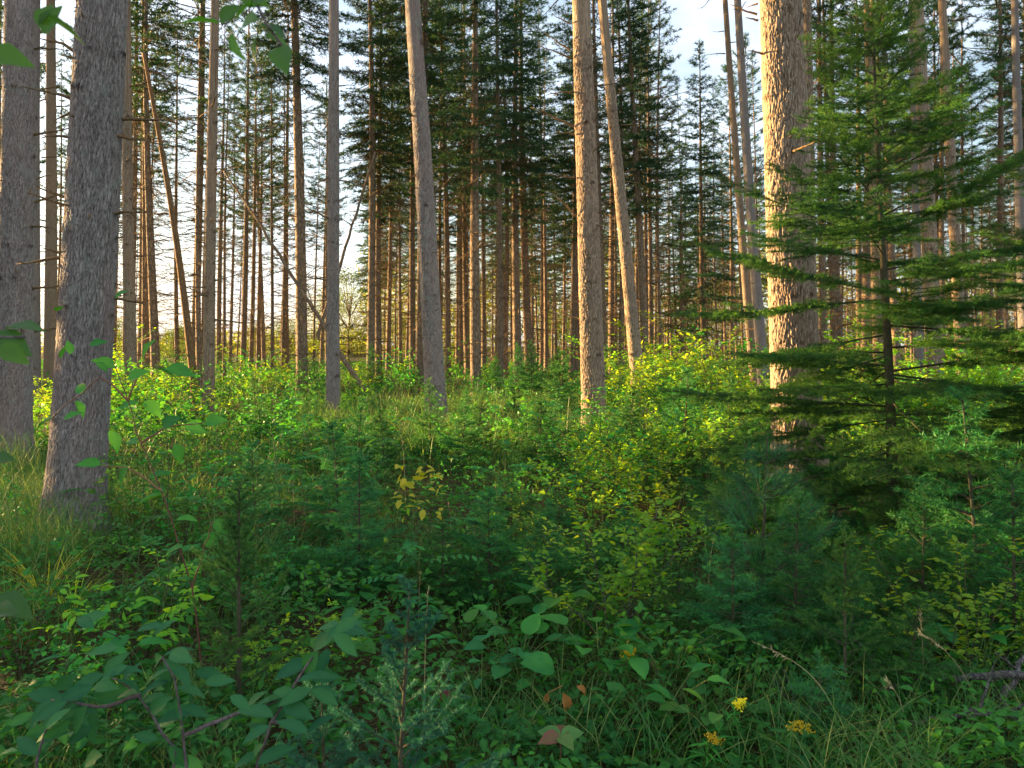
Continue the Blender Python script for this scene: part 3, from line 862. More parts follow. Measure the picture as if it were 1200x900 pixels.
def shrub(seed, h=0.8, nst=5, spread=0.5, br=6, lf=7, ll=0.05, shape=OVATE, leafm='leaf', stemm='twig', droop=0.15, tint=0.4, r=0.004, two=True):
    rg = np.random.default_rng(seed)
    fo = MB()
    stems = []
    pos, dr = [], []
    for k in range(nst):
        st = MB(); stems.append(st)
        az = rg.random() * 6.28
        hh = h * (0.65 + 0.45 * rg.random())
        d0 = np.array([math.cos(az) * spread, math.sin(az) * spread, 1.0])
        pa = path_from([rg.normal(0, 0.03), rg.normal(0, 0.03), -0.02], d0, hh, 7, rg, (0, 0, 0.1), 0.08)
        rr = np.linspace(r, r * 0.35, 8)
        st.sticks(pa[:-1], pa[1:], rr[:-1], rr[1:], 5)
        for b in range(br):
            u = 2 + 5.0 * (b + rg.random()) / br
            i = min(int(u), 6)
            p = pa[i] + (pa[i + 1] - pa[i]) * (u - int(u))
            a2 = rg.random() * 6.28
            d1 = unit(pa[i + 1] - pa[i]) * 0.5 + np.array([math.cos(a2), math.sin(a2), 0.25])
            lb = hh * (0.22 + 0.22 * rg.random()) * (1.2 - 0.08 * u)
            pb = path_from(p, d1, lb, 4, rg, (0, 0, -droop), 0.12)
            st.sticks(pb[:-1], pb[1:], r * 0.35, r * 0.2, 3)
            for q in range(lf):
                w = 0.6 + 3.4 * (q + 0.5 * rg.random()) / lf
                j = min(int(w), 3)
                pp = pb[j] + (pb[j + 1] - pb[j]) * (w - j)
                dd = unit(pb[j + 1] - pb[j])
                sd = unit(np.cross(dd, [0, 0, 1.0])) * (1 if q % 2 else -1)
                if q == lf - 1:
                    sd = sd * 0.1
                pos.append(pp); dr.append(dd * 0.6 + sd * 0.9 + np.array([0, 0, rg.normal(-0.05, 0.2)]))
    pos = np.array(pos); dr = unit(np.array(dr))
    fo.scatter(*shape, pos, dr, leaf_normals(dr, rg), ll * (0.55 + 0.65 * rg.random(len(pos))), np.clip(tint + rg.normal(0, 0.22, len(pos)), 0, 1))
    return [('stem', q.data('stem', M[stemm])) for q in stems] + [('foliage', fo.data('foliage', M[leafm], True))]


def herb(seed, h=0.7, nst=5, ll=0.09, shape=LANCE, leafm='leaf', n=26, tint=0.4, spread=0.12, top=None):
    """upright stems with narrow leaves all the way up"""
    rg = np.random.default_rng(seed)
    fo = MB()
    stems = []
    P, Dd, S = [], [], []
    for k in range(nst):
        st = MB(); stems.append(st)
        hh = h * (0.6 + 0.5 * rg.random())
        pa = path_from([rg.normal(0, 0.08), rg.normal(0, 0.08), -0.02], [rg.normal(0, spread), rg.normal(0, spread), 1], hh, 6, rg, (0, 0, 0.05), 0.04)
        st.sticks(pa[:-1], pa[1:], 0.003, 0.0022, 4)
        u = (np.arange(n) + rg.random(n)) / n * 5.0 + 0.9
        i = np.minimum(u.astype(int), 5)
        p = pa[i] + (pa[i + 1] - pa[i]) * (u - i)[:, None]
        az = np.arange(n) * 2.4 + rg.normal(0, 0.3, n)
        d = np.stack([np.cos(az), np.sin(az), 0.35 + 0.5 * (u / 6) + rg.normal(0, 0.15, n)], 1)
        P.append(p); Dd.append(d); S.append(ll * (0.7 + 0.5 * rg.random(n)) * (1.15 - 0.5 * (u / 6) ** 2))
    P = np.concatenate(P); Dd = unit(np.concatenate(Dd)); S = np.concatenate(S)
    fo.scatter(*shape, P, Dd, leaf_normals(Dd, rg, 1, 0.3), S, np.clip(tint + rg.normal(0, 0.2, len(P)), 0, 1))
    return [('stem', q.data('stem', M['green_stem'])) for q in stems] + [('foliage', fo.data('foliage', M[leafm], True))]


def compound(seed, h=0.55, n=6, leaflets=9, ll=0.07, leafm='leaf_broad', tint=0.35, shape=ELLIP):
    """arching leaves made of paired leaflets"""
    rg = np.random.default_rng(seed)
    st, fo = MB(), MB()
    main = path_from([0, 0, -0.02], [rg.normal(0, .1), rg.normal(0, .1), 1], h, 6, rg, (0, 0, 0), 0.05)
    st.sticks(main[:-1], main[1:], 0.005, 0.0035, 5)
    P, Dd, S = [], [], []
    for k in range(n):
        i = 2 + int(4.99 * k / n)
        az = k * 2.4 + rg.normal(0, 0.3)
        Lf = h * (0.55 + 0.3 * rg.random())
        pa = path_from(main[min(i, 6)], [math.cos(az), math.sin(az), 0.7], Lf, 8, rg, (0, 0, -0.9), 0.03)
        st.sticks(pa[:-1], pa[1:], 0.0022, 0.0013, 3)
        for q in range(leaflets):
            u = 1.5 + 6.4 * q / leaflets
            j = min(int(u), 7)
            p = pa[j] + (pa[min(j + 1, 8)] - pa[j]) * (u - j)
            t = unit(pa[min(j + 1, 8)] - pa[j])
            s_ = unit(np.cross(t, [0, 0, 1.0]))
            for sg in (1, -1):
                P.append(p); Dd.append(t * 0.55 + s_ * sg + np.array([0, 0, rg.normal(0.02, 0.1)]))
                S.append(ll * (0.75 + 0.3 * rg.random()) * (1 - 0.35 * abs(q / leaflets - 0.45)))
        P.append(pa[-1]); Dd.append(unit(pa[-1] - pa[-2])); S.append(ll)
    P = np.array(P); Dd = unit(np.array(Dd)); S = np.array(S)
    fo.scatter(*shape, P, Dd, leaf_normals(Dd, rg, 1, 0.2), S, np.clip(tint + rg.normal(0, 0.18, len(P)), 0, 1))
    return [('stem', st.data('stem', M['green_stem'])), ('foliage', fo.data('foliage', M[leafm], True))]


def broad(seed, n=12, ll=0.13, h=0.22, leafm='leaf_broad', shape=HEART, tint=0.4, spread=0.25):
    """a clump of broad leaves on long stalks"""
    rg = np.random.default_rng(seed)
    st, fo = MB(), MB()
    P, Dd = [], []
    for k in range(n):
        az = k * 2.4 + rg.normal(0, 0.4)
        r_ = spread * math.sqrt((k + 0.5) / n)
        top = np.array([r_ * math.cos(az), r_ * math.sin(az), h * (0.6 + 0.6 * rg.random())])
        mid = top * [0.45, 0.45, 0.7]
        b = np.array([rg.normal(0, 0.02), rg.normal(0, 0.02), -0.02])
        st.sticks([b, mid], [mid, top], 0.003, 0.002, 4)
        P.append(top); Dd.append([math.cos(az) + rg.normal(0, .5), math.sin(az) + rg.normal(0, .5), rg.normal(0.12, 0.22)])
    P = np.array(P); Dd = unit(np.array(Dd))
    fo.scatter(*shape, P, Dd, leaf_normals(Dd, rg, 1, 0.3), ll * (0.6 + 0.6 * rg.random(n)), np.clip(tint + rg.normal(0, 0.25, n), 0, 1))
    return [('stem', st.data('stem', M['green_stem'])), ('foliage', fo.data('foliage', M[leafm], True))]


def seedling(seed, H, Lmax, nm='needle_fir', flat=0.5, dens=430, ln=0.024, w=0.0032, dz=0.075, nb=6, droop=0.05, e_lo=5, e_hi=50, lev3=0.04, tw=0.045, tint=0.3):
    rg = np.random.default_rng(seed)
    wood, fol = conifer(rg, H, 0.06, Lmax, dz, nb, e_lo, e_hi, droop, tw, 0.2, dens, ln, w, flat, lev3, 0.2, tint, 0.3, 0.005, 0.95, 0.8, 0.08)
    wood.sticks([[0, 0, -0.03], [0, 0, H * 0.5]], [[0, 0, H * 0.5], [0, 0, H * 0.97]], [H * 0.011, H * 0.008], [H * 0.008, H * 0.003], 7)
    return [('trunk', wood.data('trunk', M['twig'])), ('crown', fol.data('crown', M[nm]))]


PR = {
    'fir': [seedling(201, 0.55, 0.36), seedling(202, 0.75, 0.42), seedling(203, 0.42, 0.34)],
    'spruce': [seedling(211, 0.7, 0.32, 'needle_spruce', 1.0, 520, 0.019, 0.003, 0.065, 6, 0.02, 12, 55), seedling(212, 0.95, 0.42, 'needle_spruce', 1.0, 480, 0.020, 0.003, 0.08, 6, 0.03, 8, 55)],
    'shrub': [shrub(221), shrub(222, 0.7, 6, 0.7, 6, 8, 0.045), shrub(223, 0.95, 4, 0.4, 8, 7, 0.055)],
    'lime': [shrub(231, 0.9, 6, 0.5, 8, 8, 0.05, SMALL, 'leaf_lime'), shrub(232, 0.8, 7, 0.6, 7, 9, 0.042, SMALL, 'leaf_lime')],
    'herb': [herb(241), herb(242, 0.85, 6), herb(243, 0.55, 7, 0.08)],
    'ash': [compound(251), compound(252, 0.45, 7, 7, 0.065), compound(253, 0.7, 7, 8, 0.085)],
    'broad': [broad(261, 14, 0.10), broad(262, 9, 0.13, 0.28), broad(263, 16, 0.09, 0.2, shape=OVATE)],
}
SPEC = {
    'fir': ('fir_seedling', 'flat branched fir seedling', 'seedling', 'conifer seedlings in the undergrowth'),
    'spruce': ('spruce_seedling', 'bristly young spruce', 'seedling', 'conifer seedlings in the undergrowth'),
    'shrub': ('leafy_shrub', 'green leafy shrub', 'shrub', 'leafy shrubs in the undergrowth'),
    'lime': ('leafy_shrub', 'lime small leaved shrub', 'shrub', 'leafy shrubs in the undergrowth'),
    'herb': ('tall_herb', 'narrow leaved herb', 'herb', 'upright herbs in the undergrowth'),
    'ash': ('ash_seedling', 'seedling with paired leaflets', 'seedling', 'ash seedlings in the undergrowth'),
    'broad': ('broad_leaved_plant', 'broad leaved clump', 'plant', 'broad leaved clumps in the undergrowth'),
}
# landmarks on the ground for labels of plants: px, py, phrase
GL = [(13, 548, 'the trunk at the left edge'), (86, 630, 'the nearest grey trunk'), (155, 486, 'the slim dark left pine'), (244, 490, 'the lichen footed pine'), (390, 497, 'the slim straight grey trunk'),
      (512, 496, 'the leaning grey centre pine'), (600, 470, 'the dark brown centre trunk'), (697, 513, 'the two-toned middle trunk'), (780, 490, 'the pink lit pine'), (936, 560, 'the thickest trunk'), (1045, 640, 'the tall sapling'),
      (490, 610, 'the yellow leaved shrub'), (715, 740, 'the bare stemmed bush'), (890, 720, 'the soft pine sapling'), (657, 880, 'the five leaved plant'), (1150, 850, 'the grey fallen branches'),
      (865, 840, 'the lower goldenrod'), (450, 820, 'the blue green spruce'), (230, 860, 'the dark leaved bush'), (150, 690, 'the pale sunlit sprays'), (735, 800, 'the upper goldenrod'), (330, 620, 'the arching ash seedlings')]


def where(px, py):
    q = min(GL, key=lambda g_: (g_[0] - px) ** 2 + ((g_[1] - py) * 1.6) ** 2)
    dx, dy = px - q[0], (py - q[1]) * 1.6
    if abs(dy) > abs(dx):
        rel = 'in front of' if dy > 0 else 'behind'
    else:
        rel = 'right of' if dx > 0 else 'left of'
    return f'{rel} {q[2]}'


rgU = np.random.default_rng(77)


def plant(kind, px, py, s=1.0, label=None, vi=None, tilt=0.0):
    b = on_ground(px, py)
    pl = PR[kind][rgU.integers(len(PR[kind])) if vi is None else vi]
    nm, desc, cat, grp = SPEC[kind]
    size = '' if s < 0.95 else 'bigger ' if s > 1.35 else ''
    lab = label or f'{size}{desc} {where(px, py)}'
    t = thing(nm, lab, cat, b, (rgU.normal(0, 0.06), rgU.normal(0, 0.06) + tilt, rgU.random() * 6.28), s * (0.9 + 0.2 * rgU.random()), grp, px)
    parts(t, pl)
    return t


# ---- placed by eye from the photograph: kind, base px, base py, scale
for k, px, py, s in [
    # middle ground spruces and firs whose tips catch the sun
    ('spruce', 452, 560, 1.2), ('spruce', 505, 548, 1.1), ('fir', 540, 560, 1.4), ('spruce', 556, 545, 1.0), ('spruce', 628, 535, 1.1), ('fir', 650, 520, 1.5), ('fir', 600, 505, 1.9),
    ('fir', 655, 495, 1.9), ('fir', 630, 575, 1.2), ('fir', 440, 600, 1.2), ('fir', 400, 640, 1.2), ('fir', 600, 640, 1.2), ('fir', 655, 650, 1.1),
    ('fir', 420, 700, 1.1), ('fir', 520, 715, 0.7), ('fir', 575, 705, 1.15), ('fir', 640, 720, 1.0), ('fir', 780, 600, 1.3), ('fir', 740, 560, 1.3), ('fir', 800, 560, 1.5), ('fir', 830, 620, 1.3),
    ('spruce', 800, 540, 1.3), ('spruce', 855, 545, 1.1), ('fir', 870, 640, 1.2), ('fir', 950, 700, 1.3), ('fir', 1010, 760, 1.1), ('spruce', 1000, 800, 0.85), ('fir', 1080, 740, 1.3), ('fir', 1150, 720, 1.5),
    ('fir', 1190, 780, 1.3), ('fir', 1120, 660, 1.7), ('fir', 1180, 640, 1.8), ('fir', 980, 640, 1.5), ('fir', 930, 780, 1.0), ('fir', 860, 780, 0.9), ('fir', 790, 760, 0.9), ('fir', 300, 640, 1.0), ('fir', 340, 700, 1.0),
    ('fir', 350, 560, 1.0), ('fir', 1060, 830, 0.8), ('fir', 960, 860, 0.7), ('fir', 690, 690, 1.0), ('fir', 730, 660, 1.1),
    # shrubs
    ('shrub', 180, 620, 1.0), ('shrub', 215, 570, 1.0), ('shrub', 130, 560, 0.9), ('shrub', 270, 560, 1.0), ('shrub', 300, 530, 1.1), ('shrub', 200, 520, 1.3), ('shrub', 150, 510, 1.3), ('lime', 130, 500, 1.6),
    ('lime', 175, 495, 1.5), ('lime', 210, 500, 1.4), ('lime', 262, 500, 1.3), ('shrub', 545, 610, 0.9), ('shrub', 595, 620, 0.9), ('shrub', 690, 600, 1.1), ('shrub', 660, 575, 1.0), ('lime', 720, 610, 1.1), ('lime', 640, 680, 0.9),
    ('lime', 760, 640, 1.0), ('lime', 690, 650, 0.9), ('shrub', 620, 640, 0.8), ('shrub', 555, 680, 0.7), ('shrub', 770, 690, 0.8), ('shrub', 340, 760, 0.8), ('shrub', 250, 720, 0.8),
    ('lime', 320, 830, 0.7), ('lime', 1120, 815, 0.75), ('lime', 1195, 800, 0.7), ('shrub', 30, 800, 0.7), ('shrub', 60, 860, 0.6), ('shrub', 1195, 740, 0.7),
    ('lime', 770, 530, 1.4), ('lime', 800, 515, 1.6), ('lime', 740, 510, 1.6), ('lime', 845, 530, 1.3), ('lime', 780, 500, 2.0), ('lime', 830, 500, 2.0), ('lime', 735, 492, 2.0), ('lime', 865, 500, 2.0),
    ('lime', 1000, 520, 1.8), ('lime', 1060, 530, 1.8), ('lime', 1110, 530, 1.8), ('lime', 1160, 530, 2.0), ('lime', 1200, 540, 2.0), ('lime', 990, 560, 1.3), ('lime', 1090, 570, 1.4), ('lime', 1150, 575, 1.4),
    ('lime', 120, 472, 2.3), ('lime', 330, 456, 2.6), ('lime', 300, 462, 2.2), ('shrub', 200, 462, 2.4), ('lime', 232, 452, 2.2), ('lime', 468, 452, 2.2), ('shrub', 535, 450, 2.4), ('lime', 590, 448, 2.0), ('spruce', 650, 462, 2.2), ('lime', 815, 470, 2.8), ('lime', 770, 462, 2.8), ('shrub', 860, 475, 2.6), ('lime', 1010, 470, 2.8), ('lime', 1165, 470, 2.8),
    # herbs
    ('herb', 420, 495, 1.2), ('herb', 440, 500, 1.2), ('herb', 460, 495, 1.3), ('herb', 405, 505, 1.1), ('herb', 380, 520, 1.1), ('herb', 345, 510, 1.1), ('herb', 325, 520, 1.1), ('herb', 360, 535, 1.0), ('herb', 475, 505, 1.1),
    ('herb', 290, 545, 1.0), ('herb', 310, 560, 1.0), ('herb', 590, 600, 0.9), ('herb', 560, 480, 1.3), ('herb', 580, 485, 1.2), ('herb', 250, 545, 0.9), ('herb', 610, 800, 0.5), ('herb', 850, 700, 0.8),
    # paired-leaflet seedlings
    ('ash', 330, 625, 1.1), ('ash', 365, 640, 1.1), ('ash', 300, 600, 1.0), ('ash', 395, 600, 1.0), ('ash', 430, 570, 1.0), ('ash', 590, 610, 0.9), ('ash', 370, 570, 1.1), ('ash', 470, 585, 0.9), ('ash', 240, 600, 0.9), ('ash', 480, 730, 0.7),
    ('ash', 210, 720, 0.8),
    ('ash', 60, 640, 0.8), ('shrub', 140, 660, 0.8), ('ash', 160, 690, 0.8), ('shrub', 30, 660, 0.7), ('shrub', 210, 660, 0.9), ('herb', 120, 620, 0.8), ('ash', 270, 690, 0.9), ('shrub', 100, 700, 0.6), ('shrub', 300, 720, 0.7), ('ash', 200, 640, 0.9),
    # broad ground leaves
    ('broad', 560, 800, 1.0), ('broad', 610, 790, 1.1), ('broad', 700, 815, 0.9), ('broad', 790, 850, 1.0), ('broad', 540, 760, 0.9), ('broad', 790, 800, 1.1),
    ('broad', 1150, 800, 1.1), ('broad', 660, 750, 1.0), ('broad', 440, 750, 0.9), ('broad', 380, 800, 0.9), ('broad', 510, 690, 0.8), ('broad', 830, 870, 0.8), ('broad', 120, 830, 0.8),
]:
    plant(k, px, py, s)

# ---- the thick belt of bushes further back
for (x0, x1, y0, y1, n, kinds, s0, s1) in [
    (90, 260, 455, 500, 24, ['lime', 'shrub', 'herb', 'ash'], 0.8, 1.6), (260, 400, 440, 500, 26, ['shrub', 'lime', 'herb', 'fir', 'ash'], 0.8, 1.5), (400, 700, 440, 480, 40, ['shrub', 'lime', 'herb', 'fir', 'spruce', 'ash'], 0.8, 1.7),
    (700, 900, 445, 500, 30, ['lime', 'lime', 'shrub', 'fir', 'herb'], 1.0, 2.2), (950, 1215, 460, 540, 34, ['lime', 'lime', 'shrub', 'fir'], 1.2, 2.2), (-10, 90, 470, 520, 8, ['shrub', 'lime'], 1.0, 1.5),
    (260, 700, 500, 560, 40, ['fir', 'shrub', 'herb', 'ash', 'spruce'], 0.7, 1.3), (700, 900, 520, 620, 20, ['fir', 'shrub', 'lime'], 0.8, 1.4),
]:
    for _ in range(n):
        px = x0 + (x1 - x0) * rgU.random()
        py = y0 + (y1 - y0) * rgU.random()
        plant(str(rgU.choice(kinds)), px, py, s0 + (s1 - s0) * rgU.random())

# ------------------------------------------------------------------ single plants of their own
# the tall soft fir sapling at the right
rg = np.random.default_rng(301)
wood, fol = conifer(rg, 4.05, 0.35, 2.1, 0.16, 4, -4, 50, 0.15, 0.075, 0.45, 330, 0.030, 0.0032, 0.7, 0.07, 0.16, 0.38, 0.4, 0.010, 0.85, 0.58, 0.07)
d = 5.7
b = on_ground(1045, 642)
t = thing('fir_sapling', 'tall soft fir sapling on the right with long level branches', 'sapling', b, (0, rad(-1.8), 0.4))
mt = trunk_mesh(rg, 4.05, 0.085, 0, M['twig'], 'trunk', sweep=0.04, flare=0.15, top=0.05)
obj('trunk', mt, t)
obj('limbs', wood.data('limbs', M['twig']), t)['kind'] = 'stuff'
obj('crown', fol.data('crown', M['needle_sapling']), t)
t = thing('fir_sapling', 'fir sapling reaching in over the right edge of the photo', 'sapling', on_ground(1330, 650), (0, 0, 2.2), 0.9)
for ch in list(bpy.data.objects):
    if ch.parent is not None and ch.parent.name == 'fir_sapling':
        c = ch.copy(); COL.objects.link(c); c.parent = t

# soft long-needled pine sapling
rg = np.random.default_rng(302)
wood, fol = MB(), MB()
Hs = 0.95
wood.sticks([[0, 0, -0.02]], [[0, 0, Hs]], 0.010, 0.004, 7)
tips0, tips1 = [], []
for zz, nn, LL in ((0.12, 5, 0.34), (0.3, 6, 0.36), (0.48, 6, 0.3), (0.66, 5, 0.2), (0.82, 4, 0.1)):
    for k in range(nn):
        az = k * 6.28 / nn + rg.normal(0, 0.3)
        pa = path_from([0, 0, zz], [math.cos(az), math.sin(az), 0.35], LL * (0.8 + 0.4 * rg.random()), 5, rg, (0, 0, 0.5), 0.05)
        wood.sticks(pa[:-1], pa[1:], 0.004, 0.003, 4)
        tips0.append(pa[2:-1]); tips1.append(pa[3:])
        for _ in range(3):
            i = int(rg.integers(1, 4))
            q = path_from(pa[i], unit(pa[i + 1] - pa[i]) + rg.normal(0, 0.5, 3), LL * 0.4, 2, rg, (0, 0, 0.3), 0.05)
            wood.sticks(q[:-1], q[1:], 0.003, 0.002, 3)
            tips0.append(q[:-1]); tips1.append(q[1:])
tips0.append(np.array([[0, 0, Hs * 0.8]])); tips1.append(np.array([[0, 0, Hs]]))
needles(fol, np.concatenate(tips0), np.concatenate(tips1), 430, 0.085, 0.0018, rg, 1.0, 34, 0.45)
t = thing('pine_sapling', 'small pine sapling with long soft needles left of the tall sapling', 'sapling', on_ground(890, 745), (0.03, 0.02, 0.5), 1.12)
parts(t, [('trunk', wood.data('trunk', M['twig'])), ('crown', fol.data('crown', M['needle_pine']))])

# blue green spruce close to the camera
def near_spruce(seed, H, Lm, nm='needle_blue'):
    rg = np.random.default_rng(seed)
    wood, fol = conifer(rg, H, 0.1, Lm, 0.11, 5, 22, 60, 0.0, 0.10, 0.2, 1700, 0.017, 0.0021, 1.0, 0, 0.25, 0.4, 0.3, 0.005, 0.95, 0.7, 0.12)
    wood.sticks([[0, 0, -0.02]], [[0, 0, H]], 0.012, 0.004, 7)
    return [('trunk', wood.data('trunk', M['twig'])), ('crown', fol.data('crown', M[nm]))]


NS = near_spruce(303, 0.95, 0.48)
t = thing('young_spruce', 'blue green young spruce close to the camera at the bottom', 'spruce', at(462, 900, 2.15) * [1, 1, 0] + [0, 0, 0.0], (0, 0.06, 0.6), 0.80)
parts(t, NS)
t = thing('young_spruce', 'smaller blue green spruce at the bottom edge, left of the bigger one', 'spruce', at(385, 960, 2.2) * [1, 1, 0] + [0, 0, -0.05], (0, 0.05, 2.6), 0.62)
parts(t, NS)
NS2 = near_spruce(304, 1.0, 0.4, 'needle_spruce')
t = thing('young_spruce', 'young spruce with an upright tip behind the dark leaved bush', 'spruce', on_ground(280, 855), (0, 0, 0.6), 0.95)
parts(t, NS2)
t = thing('young_spruce', 'small pale green spruce in front of the dark firs at the lower right', 'spruce', on_ground(990, 835), (0, 0, 1.6), 0.72)
parts(t, NS2)

# the small bush with pale bare stems in the middle
t = thing('leafy_shrub', 'bare stemmed bush with small lime leaves in the middle', 'shrub', on_ground(718, 762), (0, 0, 0.3), 0.95)
parts(t, shrub(305, 0.85, 7, 0.42, 14, 10, 0.045, SMALL, 'leaf_lime', 'grey_log', 0.1, 0.25, 0.0042))
# yellow leaved shrub
t = thing('leafy_shrub', 'shrub with yellow leaves at its top near the middle', 'shrub', on_ground(492, 700), (0, 0, 0.0), 1.0)
parts(t, shrub(306, 0.55, 5, 0.5, 5, 6, 0.055, OVATE, 'leaf'))
rg = np.random.default_rng(307)
m = MB()
n = 44
P = np.array([at(464 + 55 * rg.random(), 542 + 66 * rg.random(), 4.25 + 0.4 * rg.random()) for _ in range(n)]) - on_ground(492, 700)
dd = unit(rg.normal(0, 1, (n, 3)) * [1, 1, 0.4] + [0, 0, -0.2])
m.scatter(*OVATE, P, dd, leaf_normals(dd, rg), 0.065 * (0.6 + 0.6 * rg.random(n)), np.clip(rg.normal(0.6, 0.3, n), 0, 1))
obj('yellow_leaves', m.data('yellow_leaves', M['leaf_yellow'], True), t)
# pale sunlit spray at the left
t = thing('leafy_shrub', 'low shrub with pale lime sprays in front of the nearest grey trunk', 'shrub', on_ground(170, 790), (0, 0, 1.3), 0.95)
parts(t, shrub(308, 0.62, 6, 0.8, 5, 9, 0.055, ELLIP, 'leaf_lime', 'twig', 0.25, 0.5))


def spray(name, label, cat, d, stems, leaves, leafm, stemm, base=None, shape=OVATE, seed=1, r=0.004, tint=0.4, group=None, size=1.1):
    """stems: lists of (px, py[, d]); leaves: (px, py, length px, screen angle[, d]); a plant drawn out stem by stem and leaf by leaf"""
    rg = np.random.default_rng(seed)
    o = np.array(base if base is not None else on_ground(stems[0][0][0], 880))
    t = thing(name, label, cat, o, group=group)
    for sline in stems:
        pts = np.array([at(q[0], q[1], q[2] if len(q) > 2 else d) for q in sline])
        seg = np.concatenate([[0], np.cumsum(np.linalg.norm(np.diff(pts, axis=0), axis=1))])
        u = np.linspace(0, seg[-1], 3 * len(pts))
        path = np.stack([np.interp(u, seg, pts[:, k]) for k in range(3)], 1)
        path[1:-1] += rg.normal(0, 0.002, (len(path) - 2, 3))
        m = MB()
        m.tube(path - o, np.linspace(r, r * 0.4, len(path)), 7)
        obj('stem', m.data('stem', M[stemm], True), t)
    m = MB()
    P, Dd, S = [], [], []
    for q in leaves:
        dq = q[4] if len(q) > 4 else d + rg.normal(0, 0.04 * d)
        a = rad(q[3])
        L_ = q[2] / F * dq
        dv = np.array([math.cos(a), rg.normal(0, 0.35), math.sin(a)])
        P.append(at(q[0], q[1], dq) - o); Dd.append(dv); S.append(L_ * size)
    P = np.array(P); Dd = unit(np.array(Dd)); S = np.array(S)
    nn = np.array([0, -0.55, 0.8]) + rg.normal(0, 0.35, Dd.shape)
    m.scatter(*shape, P, Dd, nn, S, np.clip(tint + rg.normal(0, 0.25, len(P)), 0, 1))
    obj('foliage', m.data('foliage', M[leafm], True), t)
    return t


# shrub reaching in from the left edge, very close to the lens
spray('overhanging_shrub', 'blurred leafy shrub close to the lens reaching in from the left and top', 'shrub', 0.95,
      [[(-170, 1500), (-150, 900), (-140, 400), (-120, 60), (-60, -60), (40, -10)], [(-140, 420), (-60, 400), (30, 395)], [(-60, -60), (100, -160), (240, -80), (300, 5), (335, 60)],
       [(-150, 640), (-80, 560), (-20, 535)], [(-155, 760), (-60, 730), (-10, 715)], [(-60, -60), (-30, 60), (-10, 70)]],
      [(52, 40, 36, 60), (56, 22, 44, -25), (-18, 62, 48, -8), (45, 30, 30, 70),
       (-12, 395, 52, -15), (8, 385, 42, 5), (0, 405, 35, -30), (-12, 540, 30, 10), (-15, 520, 26, 20), (-14, 705, 56, -6), (-10, 720, 40, 20),
       (300, 2, 34, 190), (295, 8, 32, 20), (283, 0, 30, -10), (302, 24, 40, 175), (305, 30, 34, -20), (310, 42, 34, -10), (258, 28, 40, 170), (258, 26, 30, 35), (328, 55, 42, -70), (300, 45, 28, -100), (272, 40, 30, -80), (296, -10, 34, 60)],
      'leaf_over', 'purple_twig', (-0.95, 0.95, 0), OVATE, 401, 0.004, 0.5)

# thin reddish sapling left of the middle, sparse leaves
spray('thin_sapling', 'thin reddish stemmed sapling with few leaves right of the nearest grey trunk', 'sapling', 3.2,
      [[(250, 880), (225, 690), (190, 575), (165, 520), (150, 470), (135, 430)], [(190, 575), (150, 548), (118, 545)], [(165, 520), (195, 500), (240, 495)], [(150, 470), (120, 440), (60, 490)], [(150, 470), (165, 430), (200, 430)], [(225, 690), (240, 640), (250, 610)]],
      [(62, 490, 24, 200), (75, 492, 20, 30), (118, 545, 26, 170), (140, 480, 22, 30), (128, 505, 26, -60), (135, 430, 24, 150), (150, 445, 24, 30), (168, 420, 26, 60), (178, 430, 28, -20), (195, 432, 30, -10),
       (170, 470, 24, -40), (190, 500, 24, 30), (215, 500, 26, -15), (240, 495, 24, 10), (205, 520, 22, -70), (160, 520, 22, 170), (150, 548, 22, -120), (175, 560, 24, 20), (190, 580, 26, 190), (205, 610, 26, 10), (215, 640, 24, 200),
       (240, 640, 24, 40), (250, 612, 26, -20), (222, 680, 24, 180), (100, 460, 20, 150), (88, 470, 20, -60), (135, 350, 16, 40), (66, 365, 16, 30), (72, 420, 18, 70), (105, 405, 18, 20), (112, 425, 16, -40), (82, 415, 16, 100)],
      'leaf', 'red_stem', on_ground(250, 830), OVATE, 402, 0.0045, 0.4)

# dark leaved bush in the lower left corner
rg = np.random.default_rng(403)
lv = []
st = [[(200, 1100), (205, 960), (203, 880), (165, 815), (122, 790)], [(230, 1100), (215, 860), (205, 800), (190, 770)], [(215, 862), (270, 838), (330, 820), (365, 808)], [(300, 1100), (300, 900), (318, 845), (345, 805), (385, 745), (400, 735)],
      [(100, 1100), (40, 900), (55, 850), (70, 820), (110, 805)], [(165, 815), (120, 830), (60, 820)], [(318, 845), (360, 860)]]
for line in st:
    for (a, b_) in zip(line[1:-1], line[2:]):
        for u in (0.1, 0.3, 0.5, 0.7, 0.9):
            lv.append((a[0] + (b_[0] - a[0]) * u, min(a[1] + (b_[1] - a[1]) * u, 930), 42 + 26 * rg.random(), rg.choice([rg.normal(200, 25), rg.normal(0, 25), rg.normal(240, 20)])))
    e_ = line[-1]
    lv += [(e_[0], e_[1], 55, rg.normal(190, 30)), (e_[0], e_[1], 50, rg.normal(20, 30))]
lv += [(125, 720, 50, 190), (110, 735, 44, 160), (160, 740, 50, 20), (200, 765, 60, 8), (150, 780, 46, 200), (90, 790, 50, 215), (75, 770, 40, 170), (205, 780, 46, -30), (120, 885, 62, 205), (185, 865, 42, 170), (110, 850, 50, 210), (150, 880, 50, 230), (240, 800, 48, 10),
       (385, 760, 44, 250), (400, 735, 40, 60), (260, 790, 46, 170), (270, 815, 44, -20), (20, 880, 44, 190), (140, 760, 50, 180), (180, 745, 40, 45), (10, 850, 40, 20), (330, 700, 26, 60)]
spray('dark_leaved_bush', 'dark glossy leaved bush with purple grey twigs in the lower left corner', 'shrub', 1.55, st, lv, 'leaf_dark', 'purple_twig', (-0.7, 1.55, 0), ELLIP, 403, 0.0045, 0.4, size=0.72)

